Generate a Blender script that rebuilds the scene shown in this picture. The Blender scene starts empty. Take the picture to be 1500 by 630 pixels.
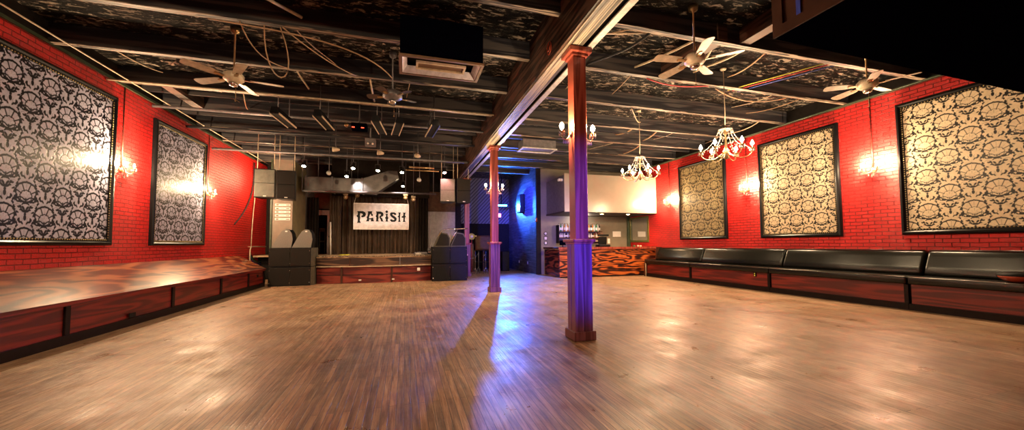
import bpy, bmesh, math, random
import numpy as np
from mathutils import Vector, Matrix, Euler
random.seed(7)
S = bpy.context.scene
COL = S.collection
PI = math.pi

# ------------------------------------------------------------------ camera
cd = bpy.data.cameras.new('camera')
cd.sensor_fit = 'HORIZONTAL'; cd.sensor_width = 36.0
cd.lens = 544.08/1500*36.0
cd.shift_y = 16.49/1500
cd.clip_start = 0.05; cd.clip_end = 100
cam = bpy.data.objects.new('camera', cd); COL.objects.link(cam)
yaw, pitch, roll = math.radians(16.043), math.radians(2.803), math.radians(-0.34)
fw = Vector((math.sin(yaw)*math.cos(pitch), math.cos(yaw)*math.cos(pitch), math.sin(pitch)))
rt = Vector((math.cos(yaw), -math.sin(yaw), 0)); up = rt.cross(fw)
r2 = rt*math.cos(roll)+up*math.sin(roll); u2 = -rt*math.sin(roll)+up*math.cos(roll)
m = Matrix((r2, u2, -fw)).transposed().to_4x4(); m.translation = (0, 0, 1.25)
cam.matrix_world = m
S.camera = cam

# ------------------------------------------------------------------ world and exposure
w = bpy.data.worlds.new('world'); S.world = w; w.use_nodes = True
w.node_tree.nodes['Background'].inputs[0].default_value = (1.0, 0.72, 0.5, 1)
w.node_tree.nodes['Background'].inputs[1].default_value = 0.06
S.view_settings.view_transform = 'Standard'; S.view_settings.look = 'None'
S.view_settings.gamma = 1; S.view_settings.use_curve_mapping = False
S.view_settings.exposure = 1.0
WARM = (1.0, 0.70, 0.40)
P_SCONCE, P_COLUMN, P_CHAND, P_FILL = 150, 40, 80, 200
P_STAGE, P_BLUE, P_BLUE_SPOT = 25, 260, 500

def light(name, kind, loc, power, color=WARM, size=0.05, target=None, spot=None, blend=0.4):
    l = bpy.data.lights.new(name, kind); l.energy = power; l.color = color
    if kind in ('POINT', 'SPOT'): l.shadow_soft_size = size
    if kind == 'AREA': l.size = size
    if kind == 'SPOT': l.spot_size = math.radians(spot); l.spot_blend = blend
    o = bpy.data.objects.new(name, l); COL.objects.link(o); o.location = loc
    if target is not None:
        o.rotation_euler = (Vector(target)-Vector(loc)).to_track_quat('-Z', 'Y').to_euler()
    return o
# added warm fill without fixtures, to brighten the near and middle room
light('fill_light', 'SPOT', (-2.4, -0.6, 4.1), P_FILL*2.2, WARM, 0.12, (-2.0, 4.2, 0), 120, 0.8)
light('fill_light', 'SPOT', (5.4, -0.6, 4.1), P_FILL*2.2, WARM, 0.12, (4.8, 4.2, 0), 120, 0.8)
light('fill_light', 'SPOT', (1.0, 8.6, 4.2), P_FILL*1.6, WARM, 0.12, (0.2, 9.2, 0), 130, 0.9)
light('fill_light', 'SPOT', (6.0, 9.9, 4.2), P_FILL*1.3, WARM, 0.12, (5.6, 10.4, 0), 130, 0.9)
# blue stage wash from the far corner, a second added without a fixture, and a blue spot near the camera aimed at the near column
light('blue_wash', 'SPOT', (4.72, 18.1, 3.15), P_BLUE*5.5, (0.03, 0.16, 1.0), 0.08, (5.25, 15.4, 2.9), 100, 0.8)
light('blue_wash', 'SPOT', (3.5, 14.0, 3.9), P_BLUE*8, (0.03, 0.06, 1.0), 0.1, (5.3, 16.2, 2.95), 60, 1.0)  # added beam, no fixture: carries the blue along the plank wall
light('blue_spot', 'SPOT', (0.9, -1.6, 1.6), P_BLUE_SPOT*9, (0.03, 0.035, 1.0), 0.08, (2.3, 4.5, 1.45), 24, 0.7)
light('fill_light', 'POINT', (-4.5, 14.7, 3.6), 70, WARM, 0.15)  # added fill, no fixture: brightens the red wall beside the stage

# ------------------------------------------------------------------ materials
MATS = {}
def nt(name):
    m = bpy.data.materials.new(name); m.use_nodes = True
    t = m.node_tree; b = t.nodes['Principled BSDF']; MATS[name] = m
    return m, t, b
def nd(t, typ, **k):
    n = t.nodes.new(typ)
    for a, v in k.items():
        if a.startswith('i_'): n.inputs[a[2:].replace('_', ' ')].default_value = v
        else: setattr(n, a, v)
    return n
def coords(t, scale=(1, 1, 1), swap=None):
    c = t.nodes.new('ShaderNodeTexCoord')
    src = c.outputs['Object']
    if swap:
        s = t.nodes.new('ShaderNodeSeparateXYZ'); t.links.new(src, s.inputs[0])
        cb = t.nodes.new('ShaderNodeCombineXYZ')
        for i, a in enumerate(swap):
            if a != '0': t.links.new(s.outputs[a], cb.inputs[i])
        src = cb.outputs[0]
    mp = t.nodes.new('ShaderNodeMapping'); mp.inputs['Scale'].default_value = scale
    t.links.new(src, mp.inputs[0])
    return mp.outputs[0]
def ramp(t, fac, stops):
    r = t.nodes.new('ShaderNodeValToRGB'); e = r.color_ramp.elements
    while len(e) < len(stops): e.new(0.5)
    for el, (p, c) in zip(e, stops):
        el.position = p; el.color = (*c, 1) if len(c) == 3 else c
    t.links.new(fac, r.inputs[0]); return r.outputs[0]
def noise(t, vec, scale, detail=4, rough=0.6, dist=0.0):
    n = nd(t, 'ShaderNodeTexNoise'); n.inputs['Scale'].default_value = scale
    n.inputs['Detail'].default_value = detail; n.inputs['Roughness'].default_value = rough
    n.inputs['Distortion'].default_value = dist
    t.links.new(vec, n.inputs['Vector']); return n.outputs['Fac']
def bump(t, b, h, strength=0.3, dist=0.01, prev=None):
    n = nd(t, 'ShaderNodeBump'); n.inputs['Strength'].default_value = strength
    n.inputs['Distance'].default_value = dist; t.links.new(h, n.inputs['Height'])
    if prev: t.links.new(prev, n.inputs['Normal'])
    t.links.new(n.outputs[0], b.inputs['Normal']); return n.outputs[0]
def mix(t, a, b_, fac, mode='MIX'):
    n = nd(t, 'ShaderNodeMix', data_type='RGBA', blend_type=mode)
    for sock, v in ((n.inputs[6], a), (n.inputs[7], b_), (n.inputs[0], fac)):
        if hasattr(v, 'is_output'): t.links.new(v, sock)
        elif isinstance(v, (int, float)): sock.default_value = v
        else: sock.default_value = (*v, 1)
    return n.outputs[2]

def plain(name, col, rough=0.5, metal=0.0, var=0.25, scale=12, bmp=0.05, spec=None, coat=0.0):
    if spec is None: spec = 0.15 if max(col) < 0.03 and metal == 0 else (0.3 if max(col) < 0.12 else 0.5)
    m, t, b = nt(name); v = coords(t); n = noise(t, v, scale)
    c = ramp(t, n, [(0.3, tuple(x*(1-var) for x in col)), (0.7, tuple(min(1, x*(1+var)) for x in col))])
    t.links.new(c, b.inputs['Base Color']); b.inputs['Roughness'].default_value = rough
    b.inputs['Metallic'].default_value = metal; b.inputs['Specular IOR Level'].default_value = spec
    b.inputs['Coat Weight'].default_value = coat
    if bmp: bump(t, b, n, bmp, 0.01)
    return m
def emit(name, col, s):
    m, t, b = nt(name); b.inputs['Base Color'].default_value = (*col, 1)
    b.inputs['Emission Color'].default_value = (*col, 1); b.inputs['Emission Strength'].default_value = s
    return m

def brick(name, col, swap, dark=0.30):
    m, t, b = nt(name); v = coords(t, (1, 1, 1), swap)
    d = nd(t, 'ShaderNodeVectorMath', operation='ADD'); nz = nd(t, 'ShaderNodeTexNoise')
    nz.inputs['Scale'].default_value = 5; t.links.new(v, nz.inputs['Vector'])
    sc = nd(t, 'ShaderNodeVectorMath', operation='SCALE'); sc.inputs['Scale'].default_value = 0.025
    t.links.new(nz.outputs['Color'], sc.inputs[0]); t.links.new(v, d.inputs[0]); t.links.new(sc.outputs[0], d.inputs[1])
    br = nd(t, 'ShaderNodeTexBrick'); t.links.new(d.outputs[0], br.inputs['Vector'])
    br.inputs['Scale'].default_value = 1.0; br.inputs['Brick Width'].default_value = 0.23
    br.inputs['Row Height'].default_value = 0.078; br.inputs['Mortar Size'].default_value = 0.007
    br.inputs['Mortar Smooth'].default_value = 0.6; br.inputs['Bias'].default_value = 0
    br.inputs['Color1'].default_value = (0, 0, 0, 1); br.inputs['Color2'].default_value = (1, 1, 1, 1)
    n1 = noise(t, v, 2.2, 5); n2 = noise(t, v, 28, 5, 0.7)
    c = ramp(t, n1, [(0.3, tuple(x*0.72 for x in col)), (0.7, col)])
    c = mix(t, c, tuple(x*dark for x in col), br.outputs['Fac'])
    pit = ramp(t, n2, [(0.33, (1, 1, 1)), (0.40, (0, 0, 0))])
    c = mix(t, c, tuple(x*0.25 for x in col), pit)
    t.links.new(c, b.inputs['Base Color']); b.inputs['Roughness'].default_value = 0.42
    inv = nd(t, 'ShaderNodeMath', operation='SUBTRACT'); inv.inputs[0].default_value = 1; t.links.new(br.outputs['Fac'], inv.inputs[1])
    p = bump(t, b, inv.outputs[0], 1.0, 0.022); p = bump(t, b, br.outputs['Color'], 0.5, 0.015, p); bump(t, b, n2, 0.8, 0.022, p)
    return m
brick('red_brick', (0.72, 0.014, 0.012), ('Y', 'Z', '0'))
brick('red_brick_end', (0.72, 0.014, 0.012), ('X', 'Z', '0'))

def planks(name, swap, width, length, stops, rough, gap=(0.02, 0.01, 0.006), grain=(3, 60, 1), bmp=0.35, wear=None, gapsize=0.004):
    m, t, b = nt(name); v = coords(t, (1, 1, 1), swap)
    br = nd(t, 'ShaderNodeTexBrick'); t.links.new(v, br.inputs['Vector']); br.offset = 0.37
    br.inputs['Scale'].default_value = 1; br.inputs['Brick Width'].default_value = length
    br.inputs['Row Height'].default_value = width; br.inputs['Mortar Size'].default_value = gapsize
    br.inputs['Mortar Smooth'].default_value = 0.3
    br.inputs['Color1'].default_value = (0, 0, 0, 1); br.inputs['Color2'].default_value = (1, 1, 1, 1)
    mp = nd(t, 'ShaderNodeMapping'); mp.inputs['Scale'].default_value = grain; t.links.new(v, mp.inputs[0])
    g = noise(t, mp.outputs[0], 1.0, 7, 0.68, 0.3)
    base = ramp(t, g, stops)
    base = mix(t, base, br.outputs['Color'], 0.13, 'OVERLAY')
    if wear:
        big = noise(t, v, wear[0], 8, 0.65)
        k = ramp(t, big, [(wear[1], (0, 0, 0)), (wear[2], (1, 1, 1))])
        fine = ramp(t, g, [(0.35, (0.25, 0.25, 0.25)), (0.62, (1, 1, 1))])
        k = mix(t, k, fine, 1.0, 'MULTIPLY')
        base = mix(t, base, wear[3], k)
    base = mix(t, base, gap, br.outputs['Fac'])
    t.links.new(base, b.inputs['Base Color'])
    rr = noise(t, v, 1.7, 6, 0.7)
    ro = nd(t, 'ShaderNodeMapRange'); ro.inputs['From Min'].default_value = 0.3; ro.inputs['From Max'].default_value = 0.7
    ro.inputs['To Min'].default_value = rough[0]; ro.inputs['To Max'].default_value = rough[1]
    t.links.new(rr, ro.inputs['Value']); t.links.new(ro.outputs[0], b.inputs['Roughness'])
    inv = nd(t, 'ShaderNodeMath', operation='SUBTRACT'); inv.inputs[0].default_value = 1; t.links.new(br.outputs['Fac'], inv.inputs[1])
    p = bump(t, b, inv.outputs[0], 0.5, 0.004); bump(t, b, g, bmp, 0.006, p)
    return m
planks('floor_wood', ('Y', 'X', '0'), 0.055, 1.9,
       [(0.30, (0.045, 0.018, 0.012)), (0.48, (0.17, 0.075, 0.04)), (0.70, (0.36, 0.20, 0.11))], (0.22, 0.60),
       gap=(0.06, 0.026, 0.016), grain=(1.6, 26, 1), gapsize=0.003, bmp=0.6)
# finish worn away in wide uneven areas: pale bare wood at the sides, darker in a soft round patch in the middle
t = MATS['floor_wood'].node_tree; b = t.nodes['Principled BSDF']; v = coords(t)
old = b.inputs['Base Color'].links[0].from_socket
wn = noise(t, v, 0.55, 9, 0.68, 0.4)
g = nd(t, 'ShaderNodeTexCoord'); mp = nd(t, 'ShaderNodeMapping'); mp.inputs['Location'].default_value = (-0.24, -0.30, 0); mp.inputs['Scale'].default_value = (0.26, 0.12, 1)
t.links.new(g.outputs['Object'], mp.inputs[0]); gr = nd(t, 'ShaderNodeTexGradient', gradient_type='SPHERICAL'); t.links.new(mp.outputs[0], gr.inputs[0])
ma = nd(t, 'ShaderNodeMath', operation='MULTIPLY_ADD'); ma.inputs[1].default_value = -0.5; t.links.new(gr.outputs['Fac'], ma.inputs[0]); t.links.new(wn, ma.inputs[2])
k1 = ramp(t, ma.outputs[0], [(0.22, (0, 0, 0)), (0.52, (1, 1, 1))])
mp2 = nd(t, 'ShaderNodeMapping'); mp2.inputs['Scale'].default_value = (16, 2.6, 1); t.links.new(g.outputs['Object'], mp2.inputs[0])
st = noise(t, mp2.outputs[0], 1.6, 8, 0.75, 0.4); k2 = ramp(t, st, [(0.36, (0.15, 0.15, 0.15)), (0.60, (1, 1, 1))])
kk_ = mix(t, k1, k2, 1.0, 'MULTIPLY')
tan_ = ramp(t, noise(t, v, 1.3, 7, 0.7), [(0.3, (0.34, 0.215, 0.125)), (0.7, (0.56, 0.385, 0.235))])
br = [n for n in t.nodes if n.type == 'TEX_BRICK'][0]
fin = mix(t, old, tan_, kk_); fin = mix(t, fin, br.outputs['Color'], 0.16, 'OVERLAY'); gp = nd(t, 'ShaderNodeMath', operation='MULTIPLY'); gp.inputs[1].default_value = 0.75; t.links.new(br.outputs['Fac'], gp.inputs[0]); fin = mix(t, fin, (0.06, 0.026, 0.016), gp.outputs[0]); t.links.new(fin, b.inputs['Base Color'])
planks('plank_wall', ('Y', 'Z', '0'), 0.14, 3.0,
       [(0.35, (0.03, 0.028, 0.035)), (0.55, (0.11, 0.10, 0.12)), (0.7, (0.24, 0.22, 0.25))], (0.35, 0.6), gap=(0.005, 0.005, 0.006), grain=(1.5, 26, 1), gapsize=0.006, bmp=0.6)

def woodgrain(name, swap, stops, rough=0.35, stretch=(0.6, 3, 1), freq=16, coat=0.0, nscale=1.0):
    m, t, b = nt(name); v = coords(t, stretch, swap)
    n = noise(t, v, nscale, 2.5, 0.45, 0.35)
    mu = nd(t, 'ShaderNodeMath', operation='MULTIPLY'); mu.inputs[1].default_value = freq*6.28; t.links.new(n, mu.inputs[0])
    sn = nd(t, 'ShaderNodeMath', operation='SINE'); t.links.new(mu.outputs[0], sn.inputs[0])
    v2 = coords(t, (2, 60, 2), swap); fine = noise(t, v2, 1, 4)
    ad = nd(t, 'ShaderNodeMath', operation='MULTIPLY_ADD'); ad.inputs[1].default_value = 0.38; t.links.new(sn.outputs[0], ad.inputs[0]); t.links.new(fine, ad.inputs[2])
    c = ramp(t, ad.outputs[0], stops); t.links.new(c, b.inputs['Base Color'])
    b.inputs['Roughness'].default_value = rough; b.inputs['Coat Weight'].default_value = coat; b.inputs['Coat Roughness'].default_value = 0.15
    bump(t, b, ad.outputs[0], 0.12, 0.003)
    return m
woodgrain('bar_ply', ('X', 'Z', '0'), [(0.25, (0.025, 0.006, 0.004)), (0.5, (0.22, 0.04, 0.012)), (0.75, (0.55, 0.13, 0.025))], 0.35, (0.36, 2.0, 1), 9, nscale=1.5)
woodgrain('bar_ply_shaded', ('Y', 'Z', '0'), [(0.25, (0.02, 0.005, 0.004)), (0.5, (0.10, 0.02, 0.01)), (0.75, (0.24, 0.05, 0.02))], 0.35, (0.36, 2.0, 1), 9, nscale=1.5)  # same plywood as the front, shade of the side put into its colour
woodgrain('lid_ply', ('Y', 'X', '0'), [(0.2, (0.05, 0.012, 0.006)), (0.5, (0.16, 0.045, 0.018)), (0.8, (0.30, 0.11, 0.04))], 0.32, (0.45, 1.9, 1), 8, coat=0.5, nscale=0.9)
woodgrain('red_panel', ('Y', 'Z', '0'), [(0.25, (0.07, 0.004, 0.004)), (0.55, (0.13, 0.008, 0.006)), (0.85, (0.19, 0.014, 0.009))], 0.4, (0.35, 4.5, 1), 6, coat=0.1)
woodgrain('red_panel_stage', ('X', 'Z', '0'), [(0.25, (0.09, 0.010, 0.010)), (0.55, (0.17, 0.018, 0.014)), (0.85, (0.25, 0.04, 0.026))], 0.4, (0.4, 2.6, 1), 5)
woodgrain('stage_fascia', ('X', 'Z', '0'), [(0.25, (0.03, 0.014, 0.012)), (0.55, (0.09, 0.045, 0.03)), (0.85, (0.19, 0.10, 0.06))], 0.4, (0.5, 4, 1), 5)
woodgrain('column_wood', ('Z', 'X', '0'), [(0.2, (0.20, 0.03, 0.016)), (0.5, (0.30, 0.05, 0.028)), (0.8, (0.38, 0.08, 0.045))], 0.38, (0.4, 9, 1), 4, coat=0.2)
woodgrain('column_wood_dark', ('Z', 'X', '0'), [(0.2, (0.10, 0.028, 0.034)), (0.5, (0.15, 0.042, 0.055)), (0.8, (0.20, 0.068, 0.085))], 0.38, (0.4, 9, 1), 4, coat=0.2)  # part of the blue light on the casing is put into this colour
woodgrain('beam_wood', ('Y', 'Z', '0'), [(0.2, (0.02, 0.010, 0.007)), (0.5, (0.06, 0.03, 0.02)), (0.8, (0.12, 0.06, 0.04))], 0.55, (0.5, 5, 1), 5)
woodgrain('pale_board', ('Y', 'X', '0'), [(0.2, (0.05, 0.04, 0.03)), (0.5, (0.16, 0.12, 0.085)), (0.8, (0.36, 0.29, 0.21))], 0.5, (0.3, 18, 1), 3)
woodgrain('joist_paint', ('X', 'Z', '0'), [(0.2, (0.010, 0.010, 0.015)), (0.5, (0.028, 0.026, 0.034)), (0.8, (0.07, 0.062, 0.062))], 0.6, (0.4, 7, 1), 3)
woodgrain('joist_edge_lit', ('X', 'Y', '0'), [(0.3, (0.02, 0.014, 0.012)), (0.5, (0.09, 0.065, 0.05)), (0.78, (0.40, 0.32, 0.24))], 0.5, (1.2, 22, 1), 3)  # joist underside lit from below, the light painted as a paler colour
woodgrain('stage_deck', ('X', 'Y', '0'), [(0.2, (0.22, 0.13, 0.07)), (0.5, (0.42, 0.26, 0.15)), (0.8, (0.60, 0.42, 0.27))], 0.35, (0.4, 8, 1), 3)

m, t, b = nt('foil_deck'); v = coords(t, (1, 1, 1))
mp = nd(t, 'ShaderNodeMapping'); mp.inputs['Rotation'].default_value = (0, 0, 0.7); mp.inputs['Scale'].default_value = (3.2, 8.5, 3); t.links.new(v, mp.inputs[0])
n1 = noise(t, mp.outputs[0], 1.6, 6, 0.75, 0.8)
rg = ramp(t, n1, [(0.40, (0, 0, 0)), (0.5, (1, 1, 1)), (0.60, (0, 0, 0))])
gl = ramp(t, n1, [(0.52, (0.004, 0.004, 0.004)), (0.55, (0.02, 0.018, 0.016)), (0.575, (0.60, 0.50, 0.40))])  # glints of the crumpled foil painted into the base colour
patch = ramp(t, noise(t, v, 0.9, 3), [(0.32, (0, 0, 0)), (0.5, (1, 1, 1))])
gl = mix(t, (0.004, 0.004, 0.005), gl, patch)
t.links.new(gl, b.inputs['Base Color']); b.inputs['Roughness'].default_value = 0.35; b.inputs['Specular IOR Level'].default_value = 0.25
bump(t, b, n1, 1.0, 0.12)

def corr(name, col, swap, period, rough=0.5, metal=0, depth=0.01):
    m, t, b = nt(name); v = coords(t, (1, 1, 1), swap)
    wv = nd(t, 'ShaderNodeTexWave', wave_type='BANDS', bands_direction='X'); wv.inputs['Scale'].default_value = 0.314/period*1.0
    t.links.new(v, wv.inputs['Vector'])
    b.inputs['Roughness'].default_value = rough; b.inputs['Metallic'].default_value = metal
    c = ramp(t, noise(t, v, 6), [(0.3, tuple(x*0.7 for x in col)), (0.7, col)]); t.links.new(c, b.inputs['Base Color'])
    bump(t, b, wv.outputs['Fac'], 0.9, depth)
    return m
corr('grey_slats', (0.50, 0.46, 0.45), ('X', 'Z', '0'), 0.06)
m, t, b = nt('diagonal_boards'); v = coords(t, (1, 1, 1), ('X', 'Z', '0'))
mp = nd(t, 'ShaderNodeMapping'); mp.inputs['Rotation'].default_value = (0, 0, 0.75); t.links.new(v, mp.inputs[0])
wv = nd(t, 'ShaderNodeTexWave', wave_type='BANDS', bands_direction='X'); wv.inputs['Scale'].default_value = 2.4; t.links.new(mp.outputs[0], wv.inputs['Vector'])
c = ramp(t, wv.outputs['Fac'], [(0.12, (0.03, 0.03, 0.04)), (0.3, (0.20, 0.19, 0.21))]); t.links.new(c, b.inputs['Base Color'])
b.inputs['Roughness'].default_value = 0.5; bump(t, b, wv.outputs['Fac'], 0.6, 0.02)

def damask(name, light_c, mid_c, dark_c, rough=0.4):
    m, t, b = nt(name)
    a = nd(t, 'ShaderNodeAttribute', attribute_name='motif', attribute_type='GEOMETRY')
    v = coords(t, (1, 1, 1)); n = noise(t, v, 9, 5, 0.7)
    lc = ramp(t, n, [(0.3, mid_c), (0.65, light_c)])
    k = ramp(t, a.outputs['Fac'], [(0.20, (0, 0, 0)), (0.42, (0.42, 0.42, 0.42)), (0.58, (0.55, 0.55, 0.55)), (0.85, (1, 1, 1))])
    c = mix(t, dark_c, lc, k); t.links.new(c, b.inputs['Base Color'])
    b.inputs['Roughness'].default_value = rough; b.inputs['Specular IOR Level'].default_value = 0.3; bump(t, b, k, 0.25, 0.003)
    return m
damask('damask_silver_blue_lit', (0.54, 0.54, 0.70), (0.36, 0.36, 0.50), (0.004, 0.004, 0.008), 0.34)  # silver weave with the bluish light put into its colour
damask('damask_warm_lit', (0.80, 0.66, 0.46), (0.62, 0.50, 0.34), (0.006, 0.004, 0.003), 0.4)  # same weave as the silver, warm light put into its colour
damask('damask_warm_dim', (0.50, 0.40, 0.22), (0.36, 0.28, 0.14), (0.014, 0.012, 0.008), 0.38)  # same weave again, dimmer sheen at a distance put into its colour

plain('frame_black', (0.005, 0.005, 0.006), 0.3, spec=0.2)
plain('gold_bead', (0.45, 0.33, 0.14), 0.35, 0.7)
plain('black_trim', (0.010, 0.005, 0.005), 0.42)
plain('leather', (0.005, 0.005, 0.0035), 0.27, var=0.3, scale=40, bmp=0.08, spec=0.36)
plain('piping', (0.03, 0.026, 0.022), 0.22, coat=0.5)
plain('speaker_black', (0.009, 0.009, 0.011), 0.4)
plain('speaker_grille', (0.014, 0.011, 0.009), 0.55, 0.0, scale=90, bmp=0.4)
plain('speaker_grey', (0.17, 0.155, 0.14), 0.5, scale=50, bmp=0.25)
plain('speaker_pale', (0.13, 0.125, 0.10), 0.5, scale=7)
plain('speaker_side', (0.085, 0.075, 0.055), 0.55)
plain('chrome', (0.7, 0.68, 0.64), 0.2, 1.0, var=0.05)
plain('steel_white', (0.62, 0.58, 0.54), 0.4, 0.3)
plain('duct_metal', (0.16, 0.15, 0.15), 0.35, 0.8, var=0.3, scale=3)
plain('vent_dark', (0.07, 0.045, 0.03), 0.5)
plain('vent_white', (0.62, 0.58, 0.66), 0.4)
plain('vent_brown', (0.16, 0.09, 0.05), 0.5)
plain('cream_plastic', (0.72, 0.60, 0.44), 0.35)
plain('fan_blade', (0.46, 0.36, 0.26), 0.38)
plain('fan_dark', (0.07, 0.055, 0.05), 0.38)
plain('brass', (0.42, 0.28, 0.14), 0.3, 0.9)
plain('pipe_tan', (0.60, 0.48, 0.34), 0.4)
plain('pipe_grey', (0.16, 0.15, 0.16), 0.45, 0.3)
plain('wire_tan', (0.42, 0.27, 0.16), 0.5)
plain('wire_red', (0.5, 0.04, 0.04), 0.5)
plain('wire_black', (0.02, 0.02, 0.022), 0.5)
plain('wire_blue', (0.05, 0.08, 0.35), 0.5)
plain('wire_green', (0.04, 0.2, 0.10), 0.5)
plain('bulkhead_brown', (0.05, 0.02, 0.012), 0.6, scale=3, spec=0.1)
plain('bulkhead_navy', (0.0012, 0.0013, 0.004), 0.9, spec=0.0)
plain('blue_line', (0.03, 0.05, 0.35), 0.4)
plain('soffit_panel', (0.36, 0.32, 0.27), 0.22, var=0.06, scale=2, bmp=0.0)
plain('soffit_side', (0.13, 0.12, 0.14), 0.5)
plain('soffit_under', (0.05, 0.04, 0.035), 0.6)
plain('bar_wall', (0.21, 0.18, 0.13), 0.5, var=0.12, scale=3)
plain('olive_wall', (0.23, 0.19, 0.10), 0.5, var=0.2, scale=4)
plain('grey_wall', (0.22, 0.17, 0.13), 0.5, var=0.15, scale=4)
plain('stage_black', (0.014, 0.011, 0.010), 0.7)
plain('brown_board', (0.09, 0.04, 0.018), 0.5)
plain('curtain', (0.075, 0.042, 0.022), 0.6, var=0.4, scale=3, spec=0.6)
plain('curtain_black', (0.016, 0.011, 0.009), 0.8)
plain('banner_cloth', (0.60, 0.53, 0.52), 0.6, var=0.22, scale=7)
plain('banner_edge', (0.82, 0.72, 0.70), 0.6)
plain('ink', (0.008, 0.008, 0.008), 0.6)
plain('white_card', (0.8, 0.76, 0.72), 0.5, var=0.05)
plain('dark_wood', (0.06, 0.02, 0.012), 0.4)
plain('green_frame', (0.16, 0.15, 0.05), 0.35, 0.4)
plain('olive_trim', (0.05, 0.07, 0.04), 0.4)
plain('mirror', (0.8, 0.8, 0.8), 0.04, 1.0, var=0.0, bmp=0)
plain('amber_glass', (0.45, 0.14, 0.03), 0.12)
plain('clear_bottle', (0.62, 0.60, 0.58), 0.12)
plain('dark_bottle', (0.03, 0.025, 0.03), 0.12)
plain('green_bottle', (0.02, 0.22, 0.10), 0.12)
plain('yellow_rope', (0.55, 0.50, 0.06), 0.6)
plain('dish_red', (0.36, 0.05, 0.02), 0.25)
plain('crystal', (0.30, 0.25, 0.22), 0.08, 0.0, var=0.2, coat=0.6)
emit('bulb', (1.0, 0.80, 0.50), 120)
emit('bulb_stage', (1.0, 0.82, 0.52), 40)
emit('bulb_pink', (1.0, 0.45, 0.42), 40)
emit('led_blue', (0.05, 0.45, 1.0), 14)
emit('exit_pink', (1.0, 0.22, 0.36), 2.2)
emit('red_led', (1.0, 0.05, 0.02), 3)
emit('downlight', (1.0, 0.62, 0.25), 25)
M = MATS

# ------------------------------------------------------------------ mesh helpers
class MB:
    def __init__(s): s.v = []; s.f = []; s.sm = []
    def add(s, vs, fs, smooth=False):
        o = len(s.v); s.v += [tuple(p) for p in vs]; s.f += [tuple(i+o for i in f) for f in fs]; s.sm += [smooth]*len(fs); return s
    def box(s, x0, x1, y0, y1, z0, z1):
        vs = [(x, y, z) for z in (z0, z1) for y in (y0, y1) for x in (x0, x1)]
        return s.add(vs, [(0, 2, 3, 1), (4, 5, 7, 6), (0, 1, 5, 4), (2, 6, 7, 3), (0, 4, 6, 2), (1, 3, 7, 5)])
    def bbox(s, x0, x1, y0, y1, z0, z1, r=0.01, seg=2):
        bm = bmesh.new(); bmesh.ops.create_cube(bm, size=1)
        for v in bm.verts: v.co = Vector(((x0+x1)/2+v.co.x*(x1-x0), (y0+y1)/2+v.co.y*(y1-y0), (z0+z1)/2+v.co.z*(z1-z0)))
        bmesh.ops.bevel(bm, geom=bm.edges[:], offset=r, segments=seg, affect='EDGES', profile=0.5)
        bm.verts.index_update(); s.add([v.co[:] for v in bm.verts], [[v.index for v in f.verts] for f in bm.faces], seg > 1); bm.free(); return s
    def prism(s, poly, a, b, axis='Y'):
        """poly: 2D points; extruded from a to b on axis."""
        def P(p, q): return {'Y': (p[0], q, p[1]), 'X': (q, p[0], p[1]), 'Z': (p[0], p[1], q)}[axis]
        n = len(poly); vs = [P(p, a) for p in poly]+[P(p, b) for p in poly]
        return s.add(vs, [tuple(range(n-1, -1, -1)), tuple(range(n, 2*n))]+[(i, (i+1) % n, n+(i+1) % n, n+i) for i in range(n)])
    def lathe(s, prof, c=(0, 0, 0), n=16, axis='Z', cap=True):
        vs = []; 
        for r, z in prof:
            for k in range(n):
                a = 2*PI*k/n; x, y = r*math.cos(a), r*math.sin(a)
                p = {'Z': (x, y, z), 'X': (z, x, y), 'Y': (x, z, y)}[axis]
                vs.append((c[0]+p[0], c[1]+p[1], c[2]+p[2]))
        fs = [(i*n+k, i*n+(k+1) % n, (i+1)*n+(k+1) % n, (i+1)*n+k) for i in range(len(prof)-1) for k in range(n)]
        if cap: fs += [tuple(range(n-1, -1, -1)), tuple(range((len(prof)-1)*n, len(prof)*n))]
        return s.add(vs, fs, True)
    def sphere(s, c, r, n=8, m_=5, sz=1.0):
        return s.lathe([(max(1e-4, r*math.sin(PI*i/m_)), -r*math.cos(PI*i/m_)*sz) for i in range(m_+1)], c, n)
    def tube(s, pts, r, n=8):
        pts = [Vector(p) for p in pts]; vs = []; N = len(pts)
        for i, p in enumerate(pts):
            d = (pts[min(i+1, N-1)]-pts[max(i-1, 0)]).normalized()
            a = d.cross(Vector((0, 0, 1)) if abs(d.z) < 0.9 else Vector((1, 0, 0))).normalized(); b_ = d.cross(a)
            rr = r[i] if isinstance(r, (list, tuple)) else r
            vs += [tuple(p+(a*math.cos(2*PI*k/n)+b_*math.sin(2*PI*k/n))*rr) for k in range(n)]
        fs = [(i*n+k, i*n+(k+1) % n, (i+1)*n+(k+1) % n, (i+1)*n+k) for i in range(N-1) for k in range(n)]
        fs += [tuple(range(n-1, -1, -1)), tuple(range((N-1)*n, N*n))]
        return s.add(vs, fs, True)
    def build(s, name, mat, parent=None, loc=None):
        me = bpy.data.meshes.new(name); me.from_pydata(s.v, [], s.f)
        bm = bmesh.new(); bm.from_mesh(me); bmesh.ops.recalc_face_normals(bm, faces=bm.faces[:]); bm.to_mesh(me); bm.free()
        me.polygons.foreach_set('use_smooth', s.sm)
        me.materials.append(M[mat] if isinstance(mat, str) else mat)
        o = bpy.data.objects.new(name, me); COL.objects.link(o)
        if any(s.sm) and not all(s.sm): pass
        if parent: o.parent = parent
        if loc: o.location = loc
        return o
def bez(a, b_, c, d, n=10):
    a, b_, c, d = map(Vector, (a, b_, c, d))
    return [tuple(a*(1-t)**3+b_*3*t*(1-t)**2+c*3*t*t*(1-t)+d*t**3) for t in [i/n for i in range(n+1)]]
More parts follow.
